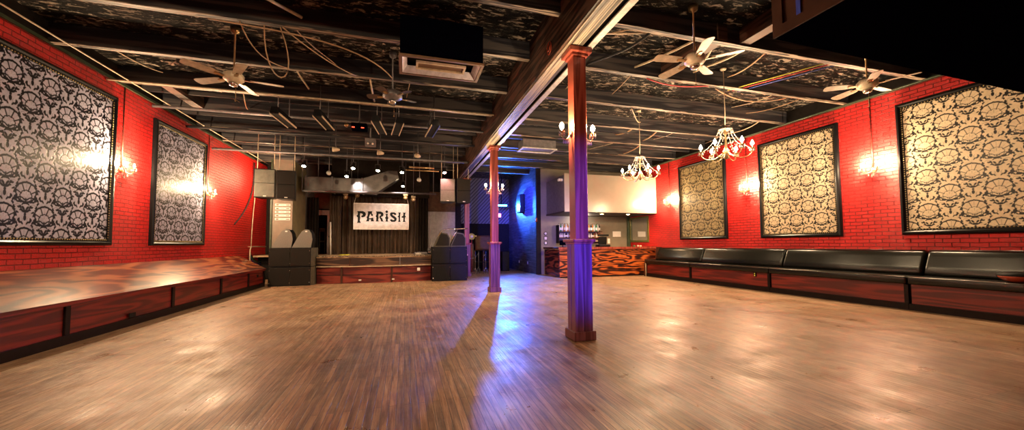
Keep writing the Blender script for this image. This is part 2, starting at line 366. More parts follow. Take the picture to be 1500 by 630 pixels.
def thing(name, label, cat, loc=(0, 0, 0), rz=0, group=None):
    o = bpy.data.objects.new(name, None); COL.objects.link(o); o.location = loc; o.rotation_euler = (0, 0, rz)
    o.empty_display_size = 0.1
    o['label'] = label; o['category'] = cat
    if group: o['group'] = group
    return o
def tag(o, label, cat, group=None, kind=None):
    o['label'] = label; o['category'] = cat
    if group: o['group'] = group
    if kind: o['kind'] = kind
    return o
def struct(o): o['kind'] = 'structure'; return o
def dup(root, loc, rz=0, label=None, group=None):
    r = root.copy(); COL.objects.link(r); r.location = loc; r.rotation_euler = (0, 0, rz)
    if label: r['label'] = label
    if group: r['group'] = group
    for ch in list(root.children):
        c = ch.copy(); COL.objects.link(c); c.parent = r
        for g in ch.children:
            d = g.copy(); COL.objects.link(d); d.parent = c
    return r

XL, XR = -5.3, 9.7
ZW, ZJ, ZD = 4.4, 4.4, 4.72      # top of red paint, joist underside, roof deck
# ------------------------------------------------------------------ structure
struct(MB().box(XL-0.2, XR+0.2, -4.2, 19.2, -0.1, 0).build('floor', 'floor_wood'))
struct(MB().box(XL-0.2, XR+0.2, -4.2, 19.2, ZD, ZD+0.1).build('ceiling', 'foil_deck'))
struct(MB().box(XL-0.2, XL, -4.2, 19.2, 0, ZW).build('wall_left', 'red_brick'))
struct(MB().box(XL-0.2, XL, -4.2, 19.2, ZW, ZD).build('wall_left_top', 'stage_black'))
struct(MB().box(XR, XR+0.2, -4.2, 14.8, 0, ZW).build('wall_right', 'red_brick'))
struct(MB().box(XR, XR+0.2, -4.2, 14.8, ZW, ZD).build('wall_right_top', 'stage_black'))
struct(MB().box(XL, XR, -4.2, -4.0, 0, ZD).build('wall_behind', 'red_brick_end'))
struct(MB().box(5.3, XR, 14.6, 14.8, 0, ZD).build('wall_bar', 'bar_wall'))
struct(MB().box(5.3, 5.5, 14.8, 19.0, 0, ZD).box(5.3, 5.42, 14.58, 14.8, 0, ZD).build('wall_plank', 'plank_wall'))
struct(MB().box(2.3, 5.3, 19.0, 19.2, 2.34, ZD).build('wall_far', 'diagonal_boards'))
struct(MB().box(2.3, 5.3, 19.0, 19.2, 0, 2.34).build('wall_far_lower', 'stage_black'))
struct(MB().box(XL, -3.55, 16.8, 17.0, 0, ZD).box(-2.86, 2.3, 16.8, 17.0, 0, ZD).box(-3.55, -2.86, 16.8, 17.0, 2.72, ZD).box(-3.55, -2.86, 16.8, 17.0, 0, 0.9).build('wall_stage', 'stage_black'))
struct(MB().box(2.3, 2.42, 16.8, 19.0, 0, ZD).build('wall_stage_side', 'stage_black'))
struct(MB().box(-4.4, -2.0, 18.4, 18.5, 0, ZD).build('wall_backstage', 'dark_wood'))
# wall stub left of the stage
struct(MB().box(-4.22, -3.6, 13.8, 13.86, 0.0, 4.1).build('wall_stub_front', 'grey_wall'))
struct(MB().box(-4.20, -3.61, 13.86, 15.5, 0.0, 4.1).build('wall_stub_side', 'olive_wall'))
struct(MB().box(-4.24, -4.19, 13.77, 13.82, 0.0, 4.1).build('trim_1', 'olive_trim'))
# corner boards at the bar
struct(MB().box(5.24, 5.44, 14.55, 14.60, 0, ZD).build('trim_2', 'stage_black'))
struct(MB().box(9.56, 9.70, 14.52, 14.60, 1.0, 2.46).build('trim_3', 'olive_trim'))
# coping line at the top of the red paint
struct(MB().box(XL, XL+0.03, -4, 15.4, ZW-0.03, ZW+0.02).build('trim_4', 'olive_trim'))
struct(MB().box(XR-0.03, XR, -4, 14.6, ZW-0.03, ZW+0.02).build('trim_5', 'olive_trim'))
# soffit over the bar
so = struct(MB().box(5.72, XR, 12.76, 14.6, 2.50, 3.86).build('wall_soffit', 'soffit_side'))
struct(MB().box(5.70, XR, 12.70, 12.76, 2.46, 3.90).build('wall_soffit_panel', 'soffit_panel'))
struct(MB().box(5.70, XR, 12.76, 14.6, 2.44, 2.50).build('wall_soffit_underside', 'soffit_under'))

# main beam on the columns
struct(MB().box(2.02, 2.28, -4, 16.8, 3.93, ZD).build('trim_6', 'beam_wood'))
bm_ = MB()
for i in range(4): bm_.box(2.05+i*0.055, 2.10+i*0.055, -4, 16.8, 3.905, 3.93)
struct(bm_.build('trim_7', 'pale_board'))
struct(MB().box(2.36, 2.39, -4, 16.8, 3.92, 4.38).build('trim_8', 'joist_paint'))
struct(MB().box(2.34, 2.43, -4, 16.8, 3.905, 3.925).build('trim_9', 'steel_white'))
# joists across the room
k = 10
ys = [-1.2, 0.25, 1.7, 3.15, 4.55, 5.87, 7.3, 8.72, 10.1, 11.5, 12.9, 14.3, 15.7]
for i, y in enumerate(ys):
    for (a, b_) in ((XL, 2.02), (2.39, XR)):
        if y > 14.4 and a > 0: b_ = 5.3
        j = struct(MB().box(a, b_, y, y+0.07, ZJ+0.012, ZD-0.01).build('trim_%d' % k, 'joist_paint')); k += 1
        struct(MB().box(a, b_, y-0.012, y+0.082, ZJ, ZJ+0.014).build('trim_%d' % k, 'joist_edge_lit')); k += 1  # thin strip coloured as the lit underside
# thinner members between the joists, higher and further apart
for i, y in enumerate([9.4, 10.8, 12.2, 13.6, 15.0, 16.3]):
    for (a, b_) in ((XL, 2.02), (2.39, XR)):
        if y > 14.4 and a > 0: b_ = 5.3
        struct(MB().box(a, b_, y, y+0.05, 4.50, 4.69).build('trim_%d' % k, 'joist_paint')); k += 1

# bulkhead hanging over the right side near the camera
bh = thing('ceiling_bulkhead', 'large dark box hanging from the ceiling at the upper right, brown left side', 'ceiling box', (3.56, -3.9, 3.3))
MB().prism([(0, 0), (6.14, 0), (6.14, 6.82), (0, 6.67)], 0.0, 0.06, 'Z').build('bottom_panel', 'bulkhead_navy', bh)
MB().box(0, 0.05, 0, 6.62, 0.06, 1.41).build('side_panel', 'bulkhead_brown', bh)
MB().prism([(0, 6.62), (6.14, 6.77), (6.14, 6.82), (0, 6.67)], 0.06, 1.41, 'Z').build('end_panel', 'bulkhead_brown', bh)
MB().box(-0.02, 0.0, 0, 6.67, 0.0, 0.10).box(-0.02, 0, 6.57, 6.67, 0.1, 1.41).build('edge_trim', 'bulkhead_brown', bh)
MB().box(-0.012, 0.0, 6.40, 6.44, 0.10, 1.41).build('blue_strip', 'blue_line', bh)

# ------------------------------------------------------------------ floor-standing: columns
def column(y, label, dx=0):
    t_ = thing('wooden_column', label, 'column', (2.25+dx, y+0.12, 0), 0, 'square wooden columns under the main beam')
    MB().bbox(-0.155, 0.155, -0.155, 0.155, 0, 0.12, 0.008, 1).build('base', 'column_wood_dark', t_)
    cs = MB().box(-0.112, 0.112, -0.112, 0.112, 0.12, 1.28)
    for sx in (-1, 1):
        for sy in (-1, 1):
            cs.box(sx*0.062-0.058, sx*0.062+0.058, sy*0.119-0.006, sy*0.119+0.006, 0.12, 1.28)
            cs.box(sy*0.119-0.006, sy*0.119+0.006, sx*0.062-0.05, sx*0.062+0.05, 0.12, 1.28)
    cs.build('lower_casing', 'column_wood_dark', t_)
    MB().bbox(-0.165, 0.165, -0.165, 0.165, 1.275, 1.315, 0.008, 1).bbox(-0.14, 0.14, -0.14, 0.14, 1.25, 1.275, 0.005, 1).build('collar', 'column_wood', t_)
    MB().bbox(-0.092, 0.092, -0.092, 0.092, 1.315, 3.80, 0.004, 1).build('shaft', 'column_wood', t_)
    MB().bbox(-0.12, 0.12, -0.12, 0.12, 3.79, 3.83, 0.006, 1).bbox(-0.16, 0.16, -0.16, 0.16, 3.83, 3.905, 0.01, 1).build('capital', 'column_wood', t_)
    return t_
column(4.44, 'nearest square wooden column, red at top and blue lit below its collar')
column(9.6, 'middle square wooden column standing before the blue lit corner', 0.05)
column(14.7, 'farthest square wooden column beside the right hand subwoofer stack', 0.12)

# ------------------------------------------------------------------ damask panels
def sdf_grid(w_, h_, res, W=0.60, H=0.66, bias=0.0):
    """tone of the woven pattern: 0 dark ground, 0.5 shaded line, 1 light thread"""
    nx, nz = int(w_/res)+1, int(h_/res)+1
    X, Z = np.meshgrid(np.linspace(0, w_, nx), np.linspace(0, h_, nz))
    dark = np.full(X.shape, -1.0); mid = np.full(X.shape, -1.0)
    for ox, oz in ((0, 0), (W/2, H/2)):
        x = (X-ox+W/2) % W-W/2; z = (Z-oz+H/2) % H-H/2; x = np.abs(x)
        def ell(cx, cz, a, b_, ang=0.0):
            c, s_ = math.cos(ang), math.sin(ang); dx, dz = x-cx, z-cz
            u, v_ = dx*c+dz*s_, -dx*s_+dz*c
            return (1-np.sqrt((u/a)**2+(v_/b_)**2))*min(a, b_)
        def arc(cx, cz, r, wd, a0, a1):
            th = np.arctan2(z-cz, x-cx); mdl = (a0+a1)/2; half = (a1-a0)/2
            dth = np.abs((th-mdl+PI) % (2*PI)-PI); taper = np.clip(1-(dth/half)**2, -1, 1)
            return np.where(dth < half, wd*taper-np.abs(np.hypot(x-cx, z-cz)-r), -0.02)
        th = np.arctan2(z+0.02, x); rho = np.hypot(x/1.22, z)
        R0 = 0.118*(1-0.05*np.cos(4*th))+0.008*np.abs(np.cos(7.5*th))+0.020*np.exp(-(x/0.045)**2)
        low = np.clip(-(z)/0.12, 0, 1)
        wd = 0.028+0.012*low-0.006*np.clip(z/0.12, 0, 1)
        band = np.minimum(rho-R0, R0+wd-rho)
        cut = np.full(X.shape, -1.0)
        for cx, cz, r in ((0.180, 0.055, 0.028), (0.072, 0.168, 0.024), (0.172, -0.040, 0.024), (0.118, 0.128, 0.018), (0.052, -0.170, 0.022), (0.120, -0.120, 0.018), (0.0, -0.185, 0.018)):
            cut = np.maximum(cut, r-np.hypot(x-cx, z-cz))
        band = np.where(rho > R0+0.006, np.minimum(band, -cut), band)
        D = [band]
        ph = np.arctan2(x, z+0.060); rr = np.hypot(x, z+0.060); inside = rho < R0-0.004
        D += [np.where(inside & (rr > 0.075), 0.0042-np.abs(np.sin(4.5*ph+PI/2))*rr/4.5*1.0, -1), ell(0, -0.112, 0.007, 0.018), ell(0.030, -0.100, 0.006, 0.020, -0.9), ell(0.062, -0.080, 0.005, 0.018, -1.2)]
        D += [np.where(inside & (ph < 2.2), 0.0030-np.abs(rr-0.078-0.012*np.abs(np.sin(4.5*ph+PI/2))), -1)]
        D += [ell(0.0, H/2-0.040, 0.018, 0.034), ell(0.0, -H/2+0.055, 0.042, 0.018), ell(0.0, -H/2+0.012, 0.014, 0.018), ell(0.03, -H/2+0.10, 0.012, 0.026, -0.6)]
        D += [arc(0.062, H/2-0.085, 0.020, 0.0116, -2.6, 1.0), arc(0.128, H/2-0.118, 0.019, 0.0116, -1.0, 2.4), arc(0.205, 0.135, 0.022, 0.0116, -2.8, 0.4),
              arc(0.235, 0.055, 0.020, 0.0116, -0.4, 2.6), arc(0.232, -0.070, 0.022, 0.0116, 1.6, 5.0), arc(0.165, -0.130, 0.022, 0.0116, -0.4, 2.6),
              arc(0.085, -0.235, 0.022, 0.0116, 0.3, 3.6), arc(0.150, -0.205, 0.018, 0.0101, -2.0, 1.0), arc(0.20, -0.17, 0.020, 0.0101, 1.0, 4.0)]
        D += [ell(0.262, -0.115, 0.008, 0.018, 0.6), ell(0.115, -0.29, 0.018, 0.008, 0.5), ell(0.17, 0.20, 0.008, 0.020, 0.7), ell(0.26, 0.16, 0.016, 0.007, 0.8)]
        for a in D: dark = np.maximum(dark, a)
        ln = np.where(inside & (rr < 0.075) & (rr > 0.02), 0.0030-np.abs(np.sin(3.5*ph))*rr/3.5, -1)
        ln = np.maximum(ln, np.where(inside & (rr > 0.10), 0.0022-np.abs(np.sin(4.5*ph))*rr/4.5, -1))
        mid = np.maximum(mid, ln)
        for q in (arc(0.075, H/2-0.10, 0.038, 0.005, -1.5, 2.0), arc(0.19, 0.115, 0.040, 0.005, 0.2, 3.4), arc(0.10, -0.235, 0.042, 0.005, 1.0, 4.2), arc(0.225, -0.07, 0.042, 0.005, -1.6, 1.4)):
            mid = np.maximum(mid, q)
    tone = np.clip(0.5-(dark+bias)*110, 0, 1)
    return X, Z, tone*(1-0.5*np.clip(0.5+mid*160, 0, 1))
def damask_panel(w_, h_, mat, parent, x=0.035):
    res = 0.0075
    X, Z, D = sdf_grid(w_, h_, res, bias=0.0045 if mat == 'damask_silver_blue_lit' else 0.001); nz, nx = X.shape
    co = np.stack([np.full(X.shape, x), X, Z], -1).reshape(-1, 3).astype(np.float32)
    i = np.arange(nz*nx).reshape(nz, nx)
    q = np.stack([i[:-1, :-1], i[:-1, 1:], i[1:, 1:], i[1:, :-1]], -1).reshape(-1, 4)
    me = bpy.data.meshes.new('damask_panel'); me.from_pydata(co.tolist(), [], q.tolist())
    at = me.attributes.new('motif', 'FLOAT', 'POINT')
    at.data.foreach_set('value', D.reshape(-1).astype(np.float32))
    me.materials.append(M[mat]); o = bpy.data.objects.new('damask_panel', me); COL.objects.link(o); o.parent = parent
    return o
def framed(w_, h_, mat, label, loc, rz):
    t_ = thing('framed_damask_panel', label, 'framed panel', loc, rz, 'framed damask panels on the red walls')
    prof = [(0, 0.0), (0, 0.05), (0.02, 0.07), (0.05, 0.075), (0.075, 0.055), (0.085, 0.05), (0.11, 0.05), (0.115, 0.03), (0.115, 0.0)]
    mb = MB(); vs = []
    for d, tt in prof: vs += [(tt, d, d), (tt, w_-d, d), (tt, w_-d, h_-d), (tt, d, h_-d)]
    fs = [(i*4+j, i*4+(j+1) % 4, (i+1)*4+(j+1) % 4, (i+1)*4+j) for i in range(len(prof)-1) for j in range(4)]
    mb.add(vs, fs); mb.build('frame', 'frame_black', t_)
    bd = MB(); st = 0.045
    d = 0.098
    for tt in np.arange(d, w_-d, st):
        for z in (d, h_-d): bd.sphere((0.052, tt, z), 0.011, 6, 4)
    for tt in np.arange(d+st, h_-d, st):
        for y in (d, w_-d): bd.sphere((0.052, y, tt), 0.011, 6, 4)
    bd.build('gold_beading', 'gold_bead', t_)
    p = damask_panel(w_-0.22, h_-0.22, mat, t_); p.location = (0, 0.11, 0.11)
    MB().box(0.0, 0.03, 0.10, w_-0.10, 0.10, h_-0.10).build('backing_board', 'frame_black', t_)
    return t_
framed(4.15, 2.80, 'damask_silver_blue_lit', 'largest silver damask panel, nearest on the left red wall', (XL, 4.55, 1.275), 0)
framed(2.20, 2.79, 'damask_silver_blue_lit', 'narrower silver damask panel between two sconces on the left wall', (XL, 9.82, 1.27), 0)
framed(4.15, 2.66, 'damask_warm_lit', 'largest cream-lit damask panel at the right edge, cut by the dark ceiling box', (XR, 5.04, 1.40), PI)
framed(2.04, 2.66, 'damask_warm_lit', 'middle cream-lit damask panel on the right wall above the bench', (XR, 8.15, 1.39), PI)
framed(2.08, 2.66, 'damask_warm_dim', 'smallest dull gold-lit damask panel, farthest on the right wall near the bar', (XR, 11.36, 1.39), PI)

# ------------------------------------------------------------------ lamps
def flame(mb, c, h=0.075, r=0.017):
    mb.lathe([(0.004, 0), (r*0.8, h*0.15), (r, h*0.35), (r*0.7, h*0.65), (r*0.25, h*0.9), (0.002, h)], c, 10)
def drop(mb, c, r=0.012, h=0.05):
    mb.lathe([(0.001, 0), (r*0.4, -h*0.3), (r, -h*0.7), (0.001, -h)], c, 6)
def wall_sconce(label, loc, rz, power=None, wire=True, top=None):
    t_ = thing('wall_sconce', label, 'wall lamp', loc, rz, 'crystal wall sconces on the brick walls')
    MB().lathe([(0.055, 0), (0.06, 0.01), (0.045, 0.022), (0.02, 0.03)], (0, 0, -0.08), 16, 'X').build('backplate', 'brass', t_)
    for s in (-1, 1):
        a = MB(); a.tube(bez((0.02, 0, -0.08), (0.10, s*0.02, -0.17), (0.14, s*0.13, -0.17), (0.13, s*0.14, -0.05)), 0.008)
        a.lathe([(0.006, -0.05), (0.04, -0.035), (0.042, -0.028), (0.012, -0.025), (0.012, 0.0)], (0.13, s*0.14, 0), 12); arm = a.build('arm', 'brass', t_)
        d = MB()
        for k_ in range(5):
            an = 2*PI*k_/5; drop(d, (0.13+0.036*math.cos(an), s*0.14+0.036*math.sin(an), -0.035))
        drop(d, (0.08, s*0.05, -0.15), 0.014, 0.07); d.build('crystal_drop', 'crystal', arm)
        f = MB(); flame(f, (0.13, s*0.14, 0)); f.build('bulb', 'bulb', t_)
    drop_mb = MB(); drop(drop_mb, (0.05, 0, -0.16), 0.02, 0.10); drop_mb.build('pendant', 'crystal', t_)
    if wire:
        MB().tube([(0.012, 0, -0.02), (0.012, 0, ZW-loc[2]-0.02)], 0.009, 6).build('conduit', 'dark_wood', t_)
    c, s_ = math.cos(rz), math.sin(rz)
    for s in (-1, 1):
        l = light('sconce_light', 'POINT', (0, 0, 0), (power or P_SCONCE)*0.5, WARM, 0.05); l.parent = t_; l.location = (0.19, s*0.16, 0.07)
    return t_
wall_sconce('sconce between the two silver damask panels on the left wall', (XL, 8.93, 2.82), 0)
wall_sconce('sconce beyond the narrower silver panel on the left wall', (XL, 12.2, 2.78), 0)
wall_sconce('sconce left of the biggest cream-lit panel on the right wall', (XR, 5.48, 2.89), PI)
wall_sconce('sconce between gold-lit and middle cream-lit panels on the right wall', (XR, 8.55, 2.90), PI)
wall_sconce('sconce beyond the gold-lit panel beside the bar soffit', (XR, 11.9, 2.86), PI)

def column_sconce(label, loc, rz):
    t_ = thing('column_sconce', label, 'wall lamp', loc, rz, 'crystal sconces on the sides of the columns')
    MB().lathe([(0.04, 0), (0.045, 0.01), (0.02, 0.025)], (0, 0, -0.06), 14, 'X').build('backplate', 'brass', t_)
    MB().tube(bez((0.02, 0, -0.06), (0.06, 0, -0.18), (0.15, 0, -0.16), (0.14, 0, -0.04)), 0.008).lathe([(0.006, -0.05), (0.042, -0.03), (0.012, -0.025), (0.012, 0)], (0.14, 0, 0), 12).build('arm', 'brass', t_)
    d = MB()
    for k_ in range(7):
        an = 2*PI*k_/7; drop(d, (0.14+0.038*math.cos(an), 0.038*math.sin(an), -0.032), 0.013, 0.065)
    for k_ in range(4): drop(d, (0.04+0.025*k_, 0, -0.13), 0.014, 0.07)
    d.build('crystal_drop', 'crystal', t_)
    f = MB(); f.lathe([(0.004, 0), (0.026, 0.016), (0.031, 0.045), (0.020, 0.078), (0.003, 0.095)], (0.14, 0, 0), 12); f.build('bulb', 'bulb', t_)
    l = light('column_light', 'POINT', (0, 0, 0), P_COLUMN, WARM, 0.035); l.parent = t_; l.location = (0.14, -0.06, 0.09)
column_sconce('crystal sconce on the left side of the nearest column', (2.158, 4.56, 2.80), PI)
column_sconce('crystal sconce on the right side of the nearest column', (2.342, 4.56, 2.80), 0)
column_sconce('crystal sconce on the left side of the middle column', (2.208, 9.72, 2.80), PI)
column_sconce('crystal sconce on the right side of the middle column', (2.392, 9.72, 2.80), 0)

def chandelier(label, loc):
    t_ = thing('crystal_chandelier', label, 'chandelier', loc, 0.35, 'crystal chandeliers over the right side')
    zt = ZD-loc[2]
    MB().tube([(0, 0, 0.45), (0.015, 0, 0.7), (0, 0, zt)], 0.008, 6).lathe([(0.06, zt-0.02), (0.05, zt-0.05), (0.015, zt-0.06)], (0, 0, 0), 14).build('hanging_cord', 'pipe_tan', t_)
    MB().lathe([(0.01, -0.22), (0.05, -0.18), (0.025, -0.12), (0.06, -0.05), (0.02, 0.02), (0.014, 0.25), (0.04, 0.32), (0.012, 0.38), (0.01, 0.46)], (0, 0, 0), 14).build('stem', 'brass', t_)
    cr = MB(); cr.lathe([(0.10, 0.36), (0.13, 0.375), (0.10, 0.385), (0.03, 0.44)], (0, 0, 0), 16)
    for k_ in range(10):
        an = 2*PI*k_/10; drop(cr, (0.125*math.cos(an), 0.125*math.sin(an), 0.37), 0.014, 0.07)
    cr.build('crystal_crown', 'crystal', t_)
    for k_ in range(6):
        an = 2*PI*k_/6; c, s_ = math.cos(an), math.sin(an)
        P_ = lambda r, z: (r*c, r*s_, z)
        a = MB().tube(bez(P_(0.03, -0.05), P_(0.18, -0.28), P_(0.44, -0.22), P_(0.44, -0.05)), 0.009)
        a.lathe([(0.006, -0.05), (0.045, -0.035), (0.046, -0.028), (0.013, -0.025), (0.013, 0.02)], P_(0.44, 0), 12); arm = a.build('arm', 'brass', t_)
        f = MB(); flame(f, P_(0.44, 0.02), 0.10, 0.03); f.build('bulb', 'bulb', arm)
        d = MB()
        for q in range(6):
            b2 = 2*PI*q/6; drop(d, (0.44*c+0.04*math.cos(b2), 0.44*s_+0.04*math.sin(b2), -0.035), 0.012, 0.07)
        for q in range(6):
            f_ = (q+1)/7; drop(d, (0.44*c*f_, 0.44*s_*f_, 0.34*(1-f_)**2-0.02), 0.012, 0.04)
        pts = bez(P_(0.12, 0.36), P_(0.18, 0.15), P_(0.32, 0.0), P_(0.42, -0.03), 8); d.tube(pts, 0.006, 5)
        for p in pts[1:-1]: d.sphere(p, 0.011, 6, 4)
        d.build('crystal_strand', 'crystal', arm)
        l = light('chandelier_light', 'POINT', (0, 0, 0), P_CHAND/6, WARM, 0.03); l.parent = t_; l.location = P_(0.44, 0.16)
    return t_
chandelier('nearer crystal chandelier hanging before the middle cream-lit panel', (6.02, 5.75, 3.10))
chandelier('farther crystal chandelier hanging before the bar soffit', (5.80, 8.20, 3.10))

# ------------------------------------------------------------------ ceiling fans
def fan(label, loc, mat, rz=0.3, rad=0.66, motor=0.14):
    t_ = thing('ceiling_fan', label, 'ceiling fan', loc, rz, 'ceiling fans under the joists')
    zt = ZD-loc[2]
    MB().lathe([(0.012, 0.10), (0.012, zt-0.10), (0.06, zt-0.07), (0.07, zt)], (0, 0, 0), 16).build('downrod', 'brass' if mat == 'fan_blade' else 'pipe_grey', t_)
    MB().lathe([(0.03, -0.07), (0.09, -0.06), (motor, -0.02), (motor, 0.05), (motor*0.75, 0.09), (0.03, 0.11)], (0, 0, 0), 28).build('motor_housing', 'cream_plastic' if mat == 'fan_blade' else 'pipe_grey', t_)
    MB().lathe([(0.02, -0.13), (0.055, -0.12), (0.07, -0.07)], (0, 0, 0), 20).build('switch_cap', 'chrome', t_)
    MB().tube([(0.03, 0, -0.12), (0.03, 0, -0.34)], 0.003, 5).sphere((0.03, 0, -0.35), 0.014, 8, 6).build('pull_chain', 'brass', t_)
    for k_ in range(5):
        an = 2*PI*k_/5; R_ = Matrix.Rotation(an, 3, 'Z') @ Matrix.Rotation(0.2, 3, 'X')
        poly = [(0.22, -0.055), (0.30, -0.066), (rad-0.06, -0.076), (rad-0.015, -0.062), (rad, -0.02), (rad, 0.02), (rad-0.015, 0.062), (rad-0.06, 0.076), (0.30, 0.066), (0.22, 0.055)]
        bl = MB().prism(poly, -0.004, 0.004, 'Z'); bl.v = [tuple(R_ @ Vector(p)) for p in bl.v]; b1 = bl.build('blade', mat, t_)
        ir = MB().prism([(0.10, -0.018), (0.20, -0.03), (0.27, -0.02), (0.27, 0.02), (0.20, 0.03), (0.10, 0.018)], -0.014, -0.005, 'Z')
        ir.v = [tuple(R_ @ Vector(p)) for p in ir.v]; ir.build('blade_bracket', 'brass', b1)
fan('tan bladed ceiling fan over the left bench', (-2.63, 6.75, 3.90), 'fan_blade', 0.2, 0.68)
fan('cream ceiling fan just right of the nearest column', (4.02, 4.33, 3.90), 'fan_blade', 0.5, 0.62)
fan('cream ceiling fan half above the right wall top edge', (7.48, 4.25, 3.90), 'fan_blade', 0.1, 0.62)
fan('small dark ceiling fan below the square air vent', (-0.24, 6.9, 3.92), 'fan_dark', 0.4, 0.45, 0.17)

# ------------------------------------------------------------------ benches
t_ = thing('slanted_wall_bench', 'long bench with a glossy slanted wooden lid along the left wall', 'bench', (XL, 0, 0))
y0, y1, yb = 1.5, 13.2, 14.4
lid = MB(); vs = [(0.005, y0, 0.90), (0.005, yb, 0.90), (1.16, y1+0.03, 0.52), (1.16, y0, 0.52)]
vs += [(x, y, z+0.03) for x, y, z in vs]
lid.add(vs, [(0, 1, 2, 3), (7, 6, 5, 4), (0, 4, 5, 1), (1, 5, 6, 2), (2, 6, 7, 3), (3, 7, 4, 0)]).build('lid', 'lid_ply', t_)
MB().box(1.125, 1.17, y0, y1+0.03, 0.497, 0.553).build('lid_edge', 'red_panel', t_)
js = [1.5, 4.0, 6.22, 8.50, 10.40, 12.0, 13.2]
for a, b_ in zip(js[:-1], js[1:]):
    MB().box(1.09, 1.11, a+0.06, b_-0.02, 0.12, 0.50).build('front_panel', 'red_panel', t_)
for a in js: MB().bbox(1.09, 1.135, a-0.03, a+0.05, 0.10, 0.50, 0.004, 1).build('stile', 'black_trim', t_)
MB().box(1.07, 1.145, y0, y1, 0.0, 0.12).build('toe_kick', 'black_trim', t_)
ev = [(1.09, y1, 0.0), (1.15, y1+0.02, 0.0), (0.01, yb, 0.0), (0.01, yb-0.03, 0.0)]
MB().add([(1.12, y1, 0), (0.01, yb-0.03, 0), (0.01, yb-0.03, 0.90), (1.12, y1, 0.515), (1.10, y1-0.03, 0), (0.01, yb-0.06, 0), (0.01, yb-0.06, 0.90), (1.10, y1-0.03, 0.515)],
         [(0, 1, 2, 3), (7, 6, 5, 4), (0, 4, 5, 1), (3, 2, 6, 7), (0, 3, 7, 4), (1, 5, 6, 2)]).build('end_panel', 'dark_wood', t_)
MB().bbox(1.135, 1.150, 7.33, 7.47, 0.13, 0.20, 0.004, 1).build('outlet', 'ink', t_)
MB().bbox(1.11, 1.125, 12.62, 12.74, 0.33, 0.40, 0.004, 1).build('outlet', 'ink', t_)
t_.location = (XL, 0, 0)

def banquette(label, ya, yb_, last=False, outlet=False):
    L_ = yb_-ya; t_ = thing('leather_banquette', label, 'banquette', (XR, ya, 0), 0, 'black leather banquettes along the right wall')
    X0 = -0.76
    MB().box(X0+0.02, X0+0.04, 0.05, L_-0.03, 0.12, 0.47).build('front_panel', 'red_panel', t_)
    MB().bbox(X0, X0+0.05, 0.004, 0.07, 0.10, 0.47, 0.004, 1).build('stile', 'black_trim', t_)
    MB().box(X0-0.02, X0+0.05, 0.004, L_-0.004, 0, 0.12).build('toe_kick', 'black_trim', t_)
    MB().box(X0+0.05, -0.01, 0.0, L_, 0.12, 0.47).build('carcass', 'black_trim', t_)
    MB().bbox(X0-0.05, -0.24, 0.008, L_-0.008, 0.475, 0.62, 0.035, 4).build('seat_cushion', 'leather', t_)
    bk = MB(); n = 12; prof = [(-0.26, 0.60), (-0.33, 0.62), (-0.345, 0.68), (-0.30, 0.80), (-0.22, 0.97), (-0.19, 1.05), (-0.15, 1.085), (-0.06, 1.09), (-0.012, 1.06), (-0.012, 0.60)]
    secs = []
    for yy, sc in ((0.012, 0.88), (0.03, 0.97), (0.07, 1.0), (L_*0.5, 1.0), (L_-0.07, 1.0), (L_-0.03, 0.97), (L_-0.012, 0.88)):
        for (x, z) in prof: secs.append((-0.012+(x+0.012)*sc, yy, 0.60+(z-0.60)*(0.5+sc/2)))
    m_ = len(prof); fs = [(i*m_+j, i*m_+(j+1) % m_, (i+1)*m_+(j+1) % m_, (i+1)*m_+j) for i in range(6) for j in range(m_)]
    fs += [tuple(range(m_-1, -1, -1)), tuple(range(6*m_, 7*m_))]
    bk.add(secs, fs, True).build('back_cushion', 'leather', t_)
    MB().tube([(-0.16, 0.03, 1.094), (-0.16, L_*0.5, 1.097), (-0.16, L_-0.03, 1.094)], 0.008, 6).build('piping', 'piping', t_)
    MB().tube([(X0-0.045, 0.02, 0.605), (X0-0.045, L_-0.02, 0.605)], 0.008, 6).build('piping', 'piping', t_)
    if last:
        MB().prism([(X0-0.07, 0), (X0-0.03, 0.66), (-0.30, 0.66), (-0.25, 1.12), (-0.012, 1.12), (-0.012, 0)], L_, L_+0.05, 'Y').build('end_panel', 'dark_wood', t_)
        MB().box(X0-0.04, X0-0.01, L_-0.03, L_+0.02, 0, 0.50).build('end_post', 'pipe_tan', t_)
    if outlet:
        o = MB().bbox(X0-0.003, X0+0.02, 7.72-ya, 7.80-ya, 0.36, 0.48-0.01, 0.003, 1).build('outlet', 'ink', t_)
        MB().box(X0-0.008, X0, 7.745-ya, 7.775-ya, 0.375, 0.405).box(X0-0.008, X0, 7.745-ya, 7.775-ya, 0.425, 0.455).build('socket', 'yellow_rope', o)
    return t_
banquette('nearest black leather banquette, under the biggest cream-lit panel, dish on it', 1.0, 4.62)
banquette('black leather banquette under the sconce left of the biggest cream-lit panel', 4.62, 7.34)
banquette('black leather banquette with a yellow outlet in its red base', 7.34, 10.08, outlet=True)
banquette('farthest black leather banquette, shortest, ending at the bar', 10.08, 12.4, last=True)
d = thing('oval_dish', 'oval black dish with red rim on the nearest banquette', 'dish', (9.11, 3.36, 0.622))
MB().lathe([(0.10, 0.0), (0.17, 0.02), (0.22, 0.07), (0.235, 0.10), (0.225, 0.10), (0.16, 0.04), (0.01, 0.03)], (0, 0, 0), 32).build('bowl', 'dish_red', d)
MB().lathe([(0.236, 0.095), (0.24, 0.105), (0.236, 0.125), (0.15, 0.155), (0.02, 0.165)], (0, 0, 0), 32).build('lid', 'ink', d)

